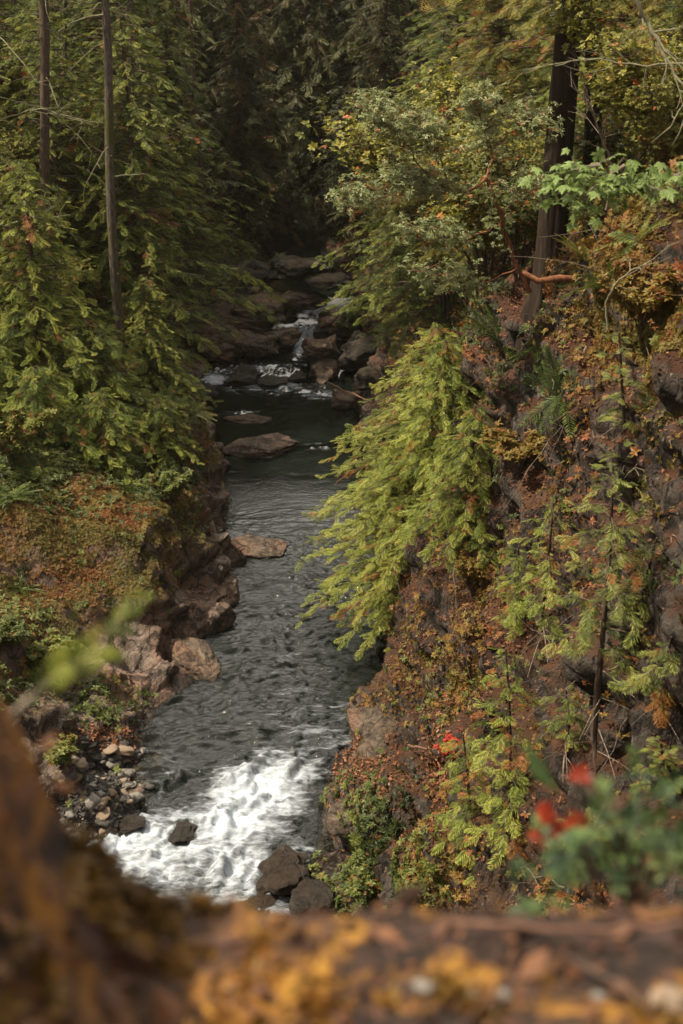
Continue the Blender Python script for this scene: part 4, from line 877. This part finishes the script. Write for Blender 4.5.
# ------------------------------------------------------------------ saplings, ferns, sticks
def sapling(px, py, toppy, toppx, label, mat, seed, Rr=.7, nb=26, c0=.3, v=.6, nf=8, fl=.36, dead=.05, tr=.03, tpl=F_CEDF, out=.35, Y_=None, low=True):
    hp, hn = hit(px, py)
    if Y_: hp = at(px, py, Y_)
    base = hp; top = at(toppx, toppy, base[1]-out); H = top[2]-base[2]
    o = conifer('sapling', H, Rr, c0*H, nb, nf, fl, tpl, mat, M['bark'], tr, seed, vbase=v, dead=dead, lean=(top[0]-base[0], -out), droop=.35, up=.2, hang=.15, prof=.5)
    if low:
        r_ = np.random.default_rng(seed); g = Geo()
        for k in range(3+int(9*c0/.3)):
            z = r_.uniform(.1, .9)*max(c0, .2)*H; az = r_.uniform(0, 6.28); L = r_.uniform(.3, 1.1); d = np.array([math.cos(az), math.sin(az), -.2])
            b = np.array([(top[0]-base[0])*(z/H)**1.5, -out*(z/H)**1.5, z]); g.tube([b, b+d*L*.5, b+d*L+[0, 0, -.1*L]], [.009, .006, .003], 3)
        g.build('dead_branches', M['twig'], o)
    o.location = base-hn*.05; return tag(o, label, 'sapling', 'young evergreens on the right cliff')
sapling(594, 778, 462, 606, 'tall young hemlock with a bare lower stem, in front of the dark cliff', M['hemlock'], 61, Rr=.8, nb=38, c0=.42, v=.5, tr=.045, fl=.27, nf=9)
sapling(540, 640, 500, 548, 'pale green sapling on the rusty slope left of the tall hemlock', M['cedar_sun'], 62, Rr=.62, nb=26, c0=.1, v=.52, fl=.25)
sapling(505, 850, 645, 505, 'yellow-green feathery cedar above the red foreground leaves', M['cedar_sun'], 63, Rr=.75, nb=44, c0=.05, v=.6, fl=.28, dead=.12)
sapling(465, 860, 735, 462, 'low bushy yellow-green cedar beside the red-brown rock', M['cedar_sun'], 64, Rr=.62, nb=40, c0=.0, v=.55, fl=.27, dead=.1)
sapling(660, 800, 742, 658, 'tiny green fir near the right edge above the blurred shrub', M['hemlock'], 65, Rr=.32, nb=20, c0=.0, v=.55, fl=.22, tpl=F_NEE)
sapling(625, 485, 335, 622, 'slim green sapling against the grey cliff top, near the right edge', M['hemlock'], 66, Rr=.3, nb=26, c0=.05, v=.5, fl=.24, tpl=F_NEE)
sapling(665, 705, 640, 676, 'small fir sprig leaning in from the right edge', M['hemlock'], 67, Rr=.4, nb=14, c0=.1, v=.6, fl=.26)
sapling(516, 625, 545, 516, 'small pale sapling lowest on the rusty slope', M['cedar_sun'], 68, Rr=.36, nb=18, c0=.0, v=.45, fl=.26)
sapling(640, 600, 540, 652, 'fir seedling right of the tall hemlock on the dark cliff', M['hemlock'], 69, Rr=.42, nb=14, c0=.0, v=.6, fl=.26)
sapling(562, 760, 690, 560, 'grey-stemmed seedling between the feathery cedar and the tall hemlock', M['hemlock'], 70, Rr=.3, nb=12, c0=.3, v=.5, fl=.22)
def fern_proto(seed, mat, n=15, L=.85, v=.45):
    r_ = np.random.default_rng(seed); root = empty('sword_fern'); P = np.zeros((n, 3)); az = np.arange(n)*2.4+r_.normal(0, .3, n)
    D_ = np.stack([np.cos(az), np.sin(az), r_.uniform(.3, 1.1, n)], -1)
    for k in range(n):
        g = Geo(); put(g, F_FERN, P[k:k+1], D_[k:k+1], np.array([[0, 0, 1.]]), np.array([L*r_.uniform(.7, 1.15)]), np.array([np.clip(v+r_.normal(0, .15), 0, 1.8)]), r_); g.build('frond', mat, root)
    return root
FP = [fern_proto(1, M['fern']), fern_proto(2, M['fern'], 12, .7, .75), fern_proto(3, M['fern'], 16, 1.0, .3)]
fu = [0, 0, 0]; fr2 = []
for k, (px, py, q, s, l) in enumerate([
    (35, 470, 0, 1, 'green fern at the far left above the mossy ledge'), (75, 462, 2, 1, 'dark green fern second from left above the mossy ledge'), (118, 470, 0, 1.1, 'arching fern above the middle of the mossy ledge'),
    (150, 495, 2, .9, 'fern where the mossy ledge meets the knob'), (165, 408, 1, 1, 'golden fern on top of the mossy knob'), (195, 415, 1, .9, 'golden-brown fern on the river side of the knob'),
    (140, 420, 1, 1, 'yellowing fern on the left shoulder of the knob'), (60, 500, 1, .8, 'yellow fern at the back edge of the mossy ledge'), (12, 500, 0, .9, 'fern on the mossy ledge at the left edge of the photo'),
    (100, 410, 2, 1.2, 'dark fern under the left cedars'), (50, 415, 0, 1.2, 'large fern under the bright young cedar'), (20, 590, 0, .7, 'small fern below the mossy ledge at far left'),
    (585, 262, 1, 1.0, 'golden fern just right of the massive trunk'), (610, 285, 0, .9, 'green fern upslope of the red limb'), (640, 240, 1, 1, 'yellow fern below the maple sprays'),
    (560, 395, 2, .8, 'dark fern on the shaded slope below the massive trunk'), (500, 345, 2, 1, 'dark fern in the hollow left of the massive trunk'), (470, 390, 0, .9, 'fern in shade right of the sunlit cedar top'),
    (500, 720, 0, .6, 'small fern behind the feathery cedar'), (590, 840, 1, .7, 'faded fern on the low slope behind the blurred shrub'), (440, 880, 1, .6, 'faded fern on the low right bank'),
    (670, 200, 1, 1, 'golden fern at the right edge below the maple'), (650, 100, 1, 1.1, 'yellow fern high on the slope at the upper right'), (540, 350, 0, .8, 'fern at the root of the massive trunk')]):
    o = FP[q] if not fu[q] else copy_tree(FP[q]); fu[q] = 1; hp, hn = hit(px, py); o.location = hp+hn*.03
    o.rotation_euler = (float(-hn[1]*.6), float(hn[0]*.6), k*1.3); o.scale = (s,)*3; tag(o, l, 'fern', 'ferns on the slopes')
def stick(pts, r0, mat, label, name='fallen_branch', twigs=0, seed=0, cat='branch', rough=.06):
    r_ = np.random.default_rng(seed); P = np.array(pts, float); t = np.linspace(0, 1, len(P)); tt = np.linspace(0, 1, 14); C = np.stack([np.interp(tt, t, P[:, k]) for k in range(3)], -1)
    C[1:-1] = (C[:-2]+2*C[1:-1]+C[2:])/4; L = np.linalg.norm(P[-1]-P[0]); C[1:-1] += r_.normal(0, .008*L, (12, 3)); g = Geo(); g.tube(C, np.linspace(r0, r0*.4, 14), 7, rough=rough, seed=seed)
    def tw(b, d, l, r, dep):
        m_ = b+d*l*.5+r_.normal(0, .05, 3)*l; e = b+d*l+r_.normal(0, .1, 3)*l; g.tube([b, m_, e], [r, r*.7, r*.3], 4)
        if dep: 
            for _ in range(3): tw(m_+(e-m_)*r_.random(), d+r_.normal(0, .5, 3), l*.5, r*.5, dep-1)
    for k in range(twigs):
        b = C[r_.integers(3, 14)]; d = (C[-1]-C[0])/L+r_.normal(0, .55, 3); tw(b, d/np.linalg.norm(d), L*r_.uniform(.12, .35), r0*.4, 1)
    return tag(g.build(name, mat, smooth=True), label, cat)
stick([at_z(328, 383, .9), at_z(372, 402, .9)], .045, M['log'], 'straight driftwood stick leaning over the water upstream of the sunlit cedar')
stick([at(462, 640, 27.5), at(473, 590, 27.8), at(492, 535, 28.6)], .035, M['twig'], 'pale slanting dead branch above the grey rock ribs')
stick([at(632, -8, 17), at(648, 25, 17), at(668, 62, 16.8), at(690, 95, 16.6)], .03, M['lichen'], 'whitish dead branch crossing the upper right corner', twigs=14, seed=4, name='dead_branch')
stick([at(700, 62, 18), at(640, 66, 18), at(590, 56, 18), at(555, 66, 18)], .014, M['lichen'], 'thin pale twig crossing the big trunk near the top', twigs=6, seed=5, name='dead_branch')
stick([at(606, 210, 20.5), at(612, 170, 20.3), at(600, 130, 20), at(588, 100, 19.8)], .02, M['twig'], 'bare upright twig behind the maple sprays', twigs=9, seed=6, name='dead_branch')
stick([at(608, 330, 20), at(606, 300, 20), at(622, 275, 19.6), at(650, 262, 19.4)], .022, M['lichen'], 'curved bare stem right of the red limb', twigs=7, seed=7, name='dead_branch')
stick([at(565, 780, 21), at(563, 730, 21.3), at(566, 680, 21.8)], .035, M['bark_pale'], 'short pale dead stem against the cliff left of the hemlock', twigs=10, seed=8, name='dead_sapling')
stick([at(408, 745, 25), at(440, 752, 24.6), at(478, 742, 24.4)], .03, M['log'], 'brown stick lying above the red-brown rock', twigs=2, seed=9)
stick([at(100, 340, 44), at(112, 375, 43), at(122, 420, 42)], .05, M['bark_pale'], 'grey dead stem leaning among the left cedars', twigs=14, seed=10, name='dead_sapling')
stick([at(150, 300, 52), at(180, 318, 52), at(215, 312, 52), at(262, 330, 52)], .04, M['bark'], 'dark dead bough reaching toward the left slab', twigs=16, seed=11, name='dead_branch')
stick([at(-10, 230, 44), at(30, 218, 44), at(70, 215, 44)], .03, M['lichen'], 'lichen-covered dead bough at the left edge above the bright cedar', twigs=12, seed=12, name='dead_branch')
stick([at(0, 120, 46), at(35, 108, 46), at(90, 122, 46)], .03, M['lichen'], 'lichen-covered dead bough high at the left edge', twigs=16, seed=13, name='dead_branch')
for k, (a, b, l) in enumerate([((520, 870), (600, 905), 'thin grey stick on the low right bank'), ((540, 330), (500, 385), 'thin stick in the hollow below the massive trunk'), ((585, 350), (560, 430), 'grey stick lying down the rusty slope'), ((640, 455), (610, 420), 'grey root on the cliff top')]):
    p, q = hit(*a)[0], hit(*b)[0]; stick([p+[0, -.1, .1], (p+q)/2+[0, -.15, .2], q+[0, -.1, .1]], .022, M['twig'], l, twigs=5, seed=20+k)

# shrub with small yellow leaves at the left edge
def shrub(px, py, H, Rr, n, leaf, mat, label, seed, v=.6, tpl=None, ns=9, Y_=None, cat='shrub'):
    r_ = np.random.default_rng(seed); hp, hn = hit(px, py)
    if Y_: hp = at(px, py, Y_)
    st = []
    for k in range(ns):
        a = r_.uniform(0, 6.28); q = r_.uniform(.3, 1)*Rr; st.append(([(0, 0, -.05), (math.cos(a)*q*.4, math.sin(a)*q*.4, H*.5), (math.cos(a)*q, math.sin(a)*q, H*r_.uniform(.7, 1))], .014, .005, 1/ns))
    o = broadleaf('shrub', st, tpl or W_SAL, n, leaf, mat, M['bark'], seed, spread=.25, vbase=v, trunk='stem', leafup=1.2); o.location = hp; return tag(o, label, cat)
shrub(14, 470, 1.9, 1.3, 420, .12, M['salal'], 'shrub with small pale yellow-green leaves at the left edge beside the ferns', 81, v=.85)
shrub(55, 672, .9, .9, 330, .10, M['salal'], 'low shrub of small yellow-green leaves below the mossy ledge', 82, v=.72)
shrub(12, 650, .8, .8, 220, .09, M['salal'], 'green shrub left of the low yellow-green one under the ledge', 83, v=.5)
shrub(62, 765, .6, .5, 160, .10, M['salal'], 'sprig of yellow-green leaves at the edge of the shingle', 84, v=.8)
shrub(170, 505, .9, .6, 260, .10, M['salal'], 'green bush at the right end of the mossy ledge', 85, v=.6)
shrub(375, 895, .7, .8, 300, .10, M['salal'], 'olive salal bush on the low right bank', 86, v=.6)
shrub(345, 345, 1.6, 1.3, 300, .14, M['salal'], 'grey-green bush on the right shore by the rapid', 87, v=.45)
shrub(452, 765, .6, .35, 60, .07, M['red_leaf'], 'small red-leaved bush beside the low bushy cedar', 88, v=.7)
shrub(640, 330, 1.0, .9, 260, .10, M['brush'], 'rusty huckleberry bush on the golden moss at the right edge', 89, v=1.1)
shrub(520, 470, .8, .8, 200, .09, M['brush'], 'rusty huckleberry bush in the middle of the leaf-littered slope', 90, v=1.3)
shrub(470, 590, .9, .7, 220, .09, M['brush'], 'orange huckleberry bush at the edge above the grey rock ribs', 91, v=1.2)

# ------------------------------------------------------------------ foreground outcrop
X_ = np.linspace(-1.15, 1.15, 260); Yf = np.linspace(.75, 2.1, 160); fx, fy = np.meshgrid(X_, Yf)
prof_x = np.interp(fx, [-1.2, -.62, -.505, -.452, -.418, -.388, -.343, -.298, -.235, -.01, .3, .6, 1.2], [18.70, 18.62, 18.53, 18.475, 18.395, 18.275, 18.20, 18.14, 18.11, 18.10, 18.10, 18.115, 18.18])
lump = fbm(fx*4, fy*4, None, 501, 4); lump2 = np.abs(fbm(fx*11, fy*11, None, 502, 3))
fz = prof_x+lump*.018+lump2*.012
edge = sm(1.62, 1.80, fy+.04*lump); fz = fz-edge*.55-.25*sm(1.8, 2.1, fy)
fz -= .16*sm(-.3, -.1, fx)*sm(1.25, .8, fy)
g = Geo(); h_, w_ = fx.shape; i = np.arange(h_-1)[:, None]*w_; j = np.arange(w_-1)[None]
top = np.stack([fx, fy, fz], -1); g.add(top, quads=np.stack([i+j, i+j+1, i+j+1+w_, i+j+w_], -1))
ring = np.concatenate([top[0, :], top[1:, -1], top[-1, :-1][::-1], top[1:-1, 0][::-1]]); low = ring.copy(); low[:, 2] = 16.2; m_ = len(ring); k_ = np.arange(m_)
g.add(np.concatenate([ring, low]), quads=np.stack([k_, k_+m_, (k_+1) % m_+m_, (k_+1) % m_], -1))
T = NT('outcrop_moss'); v_ = coords(T); na = T.noise(5.5, 4, .6, v_, .5); nb_ = T.noise(18, 5, .65, v_); nc = T.noise(60, 3, .6, v_)
col = T.ramp(na, [(.32, (.012, .008, .004)), (.44, (.055, .024, .008)), (.54, (.22, .095, .013)), (.62, (.31, .155, .02)), (.70, (.14, .075, .012))])
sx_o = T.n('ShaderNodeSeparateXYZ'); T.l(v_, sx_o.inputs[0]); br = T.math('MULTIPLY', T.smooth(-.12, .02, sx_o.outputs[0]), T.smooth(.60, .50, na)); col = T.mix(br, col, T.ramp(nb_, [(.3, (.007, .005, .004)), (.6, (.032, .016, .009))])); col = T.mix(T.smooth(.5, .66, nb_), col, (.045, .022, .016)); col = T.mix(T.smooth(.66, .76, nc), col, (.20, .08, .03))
p = T.n('ShaderNodeBsdfPrincipled', i_Roughness=.95); T.l(col, p.inputs['Base Color']); b_ = T.n('ShaderNodeBump', i_Strength=.9, i_Distance=.02); T.l(nb_, b_.inputs['Height']); T.l(b_.outputs[0], p.inputs['Normal']); T.l(p.outputs[0], T.out.inputs[0])
tag(g.build('mossy_outcrop', T.m, smooth=True), 'blurred golden-brown mossy rock in the foreground, rising at the left edge', 'rock')
def fz_at(x, y): return float(fz[min(159, max(0, int((y-.75)/1.35*159))), min(259, max(0, int((x+1.15)/2.3*259)))])
r_ = np.random.default_rng(9); n = 1500; px_, py_ = r_.uniform(-.6, .7, n), r_.uniform(1.1, 1.72, n); P = np.array([[a, b, fz_at(a, b)+.004] for a, b in zip(px_, py_)])
g = Geo(); dm = r_.random(n); put(g, [LEAF1], P, r_.normal(0, 1, (n, 3)), np.tile([0, 0, 1.], (n, 1))+r_.normal(0, .5, (n, 3)), r_.gamma(3, .006, n)+.008, np.clip(r_.beta(1.2, 4.2, n)*1.6, 0, .8), r_)
tag(g.build('outcrop_litter', M['litter']), 'blurred brown leaf bits scattered on the foreground rock', 'leaf litter', None, 'stuff')
n = 5000; px_, py_ = r_.uniform(-.65, .7, n), r_.uniform(1.1, 1.75, n); P = np.array([[a, b, fz_at(a, b)] for a, b in zip(px_, py_)])
mk = fbm(px_*7, py_*7, None, 503, 3)+np.where(px_ > -.1, -.3, .1) > .32; P = P[mk]; n = len(P); g = Geo()
put(g, W_SAL, P, r_.normal(0, 1, (n, 3)), np.tile([0, 0, 1.], (n, 1))+r_.normal(0, .4, (n, 3)), r_.uniform(.012, .03, n), np.clip(.98+.2*fbm(P[:, 0]*6, P[:, 1]*6, None, 504, 2), .7, 1.2), r_)
tag(g.build('outcrop_moss_tufts', M['outcrop_tuft']), 'blurred golden moss tufts on the foreground rock', 'moss', None, 'stuff')
# stones and stick on the outcrop
for k, (px, py, s, l) in enumerate([(425, 975, .011, 'small pale stone on the foreground rock, nearest its middle'), (505, 1003, .009, 'small pale stone on the foreground rock, right of the middle'), (676, 962, .022, 'pale tan stone on the foreground rock at the right edge'), (600, 985, .008, 'tiny grey stone on the foreground rock left of the tan one')]):
    p = at(px, py, 1.45); o = bpy.data.objects.new('pebble', meshes[(0, 1, 4, 0)[k]][1]); COL.objects.link(o); o.location = (p[0], p[1], fz_at(p[0], p[1])+s*.3); o.scale = (s*1.3, s, s); tag(o, l, 'stone')
stick([at(440, 922, 1.58), at(520, 930, 1.56), at(600, 927, 1.55), at(700, 924, 1.53)], .006, M['log'], 'blurred thin branch lying along the foreground rock', seed=31)
stick([at(570, 958, 1.50), at(620, 985, 1.42), at(655, 1015, 1.36)], .004, M['bark'], 'blurred twig slanting across the foreground rock at lower right', seed=32)
# foreground plants
def fgplant(name, specs, mat, label, cat, seed, tpl, size, v, foot, v2=.12):
    r_ = np.random.default_rng(seed); F = np.array(foot, float); root = empty(name, F); gs = Geo(); gc = Geo(); PP = []; DD = []; SS = []
    for (px, py, Yd, n, sp) in specs:
        e = at(px, py, Yd)-F; m_ = e*.5+np.array([0, 0, .04])+r_.normal(0, .01, 3); gs.tube([np.zeros(3), m_, e], [.004, .003, .002], 5)
        for k in range(n):
            PP.append(e+r_.normal(0, sp, 3)); DD.append(r_.normal(0, 1, 3)+e/np.linalg.norm(e)); SS.append(size*r_.uniform(.6, 1.2))
    gs.build('stem', M['bark'], root); n = len(PP); put(gc, tpl, PP, DD, np.tile([0, -.4, 1.], (n, 1))+r_.normal(0, .3, (n, 3)), SS, np.clip(r_.normal(v, v2, n), 0, 1.9), r_); gc.build('foliage', mat, root)
    return tag(root, label, cat)
r_ = np.random.default_rng(12)
specs = [(px, py, 2.15+r_.normal(0, .12), 7, .035) for px, py in [(560, 850), (575, 865), (600, 850), (615, 830), (630, 850), (650, 835), (665, 820), (680, 805), (690, 840), (640, 870), (600, 880), (670, 870), (560, 880), (585, 830), (625, 810), (700, 870), (655, 795)]]
fgplant('foreground_shrub', specs, M['shrub_fg'], 'blurred green leafy shrub behind the foreground rock at the right edge', 'shrub', 1, W_SAL, .03, .4, (at(630, 930, 2.15)), .3)
fgplant('leafy_sprig', [(560, 795, 2.1, 1, .001), (590, 805, 2.1, 1, .004)], M['shrub_fg'], 'blurred long green leaf pointing left above the red leaves', 'plant', 2, [(LEAF1[0]*np.array([1, .6, 1]), LEAF1[1])], .12, .2, at(640, 900, 2.15))
fgplant('red_leaf_sprig', [(550, 818, 2.05, 6, .011), (574, 822, 2.05, 3, .007), (580, 776, 2.1, 3, .007), (545, 842, 2.1, 2, .012)], M['red_fg'], 'blurred bright red leaves in front of the green foreground shrub', 'plant', 3, W_SAL, .024, .6, at(600, 920, 2.1))
g = Geo(); c0_ = np.array([at(585, 780, 2.1), at(600, 793, 2.1), at(618, 808, 2.1)]); root = empty('pale_frond', c0_[2]); cc = c0_-c0_[2]; g.tube(cc[::-1], .0015, 4); g.build('stem', M['twig'], root)
g = Geo(); tt = np.linspace(0, 1, 8); P = cc[0]+(cc[2]-cc[0])*tt[:, None]; Dd = np.tile([.7, 0, .45], (8, 1)); put(g, [(LEAF1[0]-np.array([.5, 0, 0]), LEAF1[1])], P, Dd, np.tile([0, -1., .3], (8, 1)), np.full(8, .034), np.full(8, 1.0), r_)
T = NT('pale_leaf'); p = T.n('ShaderNodeBsdfPrincipled', i_Roughness=.6); p.inputs['Base Color'].default_value = (.62, .40, .34, 1); T.l(p.outputs[0], T.out.inputs[0]); g.build('leaflets', T.m, root)
tag(root, 'blurred pinkish faded frond beside the red leaves', 'frond')
# blurred conifer sprig on the left
root = empty('conifer_sprig', at(20, 705, 1.7)); F0 = np.array(root.location); g = Geo(); gc = Geo()
P0 = np.array([at(12, 715, 1.75), at(60, 672, 1.95), at(98, 648, 2.1), at(132, 600, 2.25)])-F0; g.tube(P0, [.006, .004, .003, .002], 5); g.build('stem', M['twig'], root)
tt = np.linspace(.15, 1, 16); C = np.stack([np.interp(tt, np.linspace(0, 1, 4), P0[:, k]) for k in range(3)], -1); r_ = np.random.default_rng(2)
Dd = np.stack([np.where(np.arange(16) % 2, .9, .4)+0*tt, .2+0*tt, np.where(np.arange(16) % 2, .0, .9)], -1)+r_.normal(0, .15, (16, 3))
put(gc, F_NEE, C, Dd, np.tile([0, -.7, .6], (16, 1)), .055*(1.25-tt*.5), r_.normal(.45, .3, 16).clip(0, .95), r_); gc.build('foliage', M['cedar'], root); tag(root, 'blurred grey-green conifer sprig at the left, reaching up from the foreground rock', 'plant')
# ------------------------------------------------------------------ world & sun
w = bpy.data.worlds.new('World'); SC.world = w; w.use_nodes = True; nt = w.node_tree
bg = nt.nodes['Background']; sky = nt.nodes.new('ShaderNodeTexSky'); sky.sky_type = 'NISHITA'; sky.sun_disc = False
SD = Vector((-.55, -.06, .80)).normalized()        # towards the sun
sky.sun_elevation = math.asin(SD.z); sky.sun_rotation = math.atan2(SD.x, SD.y)
sky.air_density = 1.0; sky.dust_density = 2.0; 
tc = nt.nodes.new('ShaderNodeTexCoord'); cn = nt.nodes.new('ShaderNodeTexNoise'); cn.inputs['Scale'].default_value = 2.2; cn.inputs['Detail'].default_value = 6; nt.links.new(tc.outputs['Generated'], cn.inputs['Vector'])
mr = nt.nodes.new('ShaderNodeMapRange'); mr.interpolation_type = 'SMOOTHSTEP'; mr.inputs[1].default_value = .34; mr.inputs[2].default_value = .50; nt.links.new(cn.outputs['Fac'], mr.inputs[0])

nrm = nt.nodes.new('ShaderNodeVectorMath'); nrm.operation = 'NORMALIZE'; nt.links.new(tc.outputs['Generated'], nrm.inputs[0])
dt = nt.nodes.new('ShaderNodeVectorMath'); dt.operation = 'DOT_PRODUCT'; nt.links.new(nrm.outputs[0], dt.inputs[0]); dt.inputs[1].default_value = (-.05, .62, .78)
bk = nt.nodes.new('ShaderNodeMapRange'); bk.interpolation_type = 'SMOOTHSTEP'; bk.inputs[1].default_value = .86; bk.inputs[2].default_value = .97; bk.inputs[3].default_value = 1.0; bk.inputs[4].default_value = 7.0; nt.links.new(dt.outputs['Value'], bk.inputs[0])  # bright cloud bank, added out of view to give the ripples glints
cb = nt.nodes.new('ShaderNodeVectorMath'); cb.operation = 'SCALE'; cb.inputs[0].default_value = (4.6, 4.2, 3.7); nt.links.new(bk.outputs[0], cb.inputs['Scale'])
mxs = nt.nodes.new('ShaderNodeMix'); mxs.data_type = 'RGBA'; 
fb_ = nt.nodes.new('ShaderNodeMapRange'); fb_.interpolation_type = 'SMOOTHSTEP'; fb_.inputs[1].default_value = .84; fb_.inputs[2].default_value = .93; nt.links.new(dt.outputs['Value'], fb_.inputs[0])
mxx = nt.nodes.new('ShaderNodeMath'); mxx.operation = 'MAXIMUM'; nt.links.new(mr.outputs[0], mxx.inputs[0]); nt.links.new(fb_.outputs[0], mxx.inputs[1]); nt.links.new(mxx.outputs[0], mxs.inputs[0]); nt.links.new(sky.outputs[0], mxs.inputs[6]); nt.links.new(cb.outputs[0], mxs.inputs[7])
nt.links.new(mxs.outputs[2], bg.inputs[0]); bg.inputs[1].default_value = .12
sl = bpy.data.lights.new('sun', 'SUN'); sl.energy = 5.0; sl.angle = R(.6); sl.color = (1, .87, .68)
so = bpy.data.objects.new('sun', sl); COL.objects.link(so); so.rotation_euler = SD.to_track_quat('Z', 'Y').to_euler()
SC.view_settings.view_transform = 'Standard'; SC.view_settings.look = 'None'; SC.view_settings.exposure = .5; SC.view_settings.gamma = 1
SC.render.engine = 'CYCLES'; SC.cycles.max_bounces = 6; SC.cycles.transparent_max_bounces = 8; SC.cycles.use_denoising = True
SC.cycles.caustics_reflective = False; SC.cycles.caustics_refractive = False; SC.cycles.sample_clamp_indirect = 6

import bmesh
bm = bmesh.new(); bmesh.ops.create_cube(bm, size=1); me = bpy.data.meshes.new('haze'); bm.to_mesh(me); bm.free()
hz = bpy.data.objects.new('haze', me); COL.objects.link(hz); hz.location = (0, 78, 34); hz.scale = (146, 190, 76); hz['kind'] = 'stuff'; hz['label'] = 'thin warm haze filling the gorge'
T = NT('haze_air'); pv = T.n('ShaderNodeVolumePrincipled'); pv.inputs['Color'].default_value = (.95, .88, .74, 1); pv.inputs['Density'].default_value = .00016; pv.inputs['Anisotropy'].default_value = .2
T.l(pv.outputs[0], T.out.inputs['Volume']); me.materials.append(T.m)
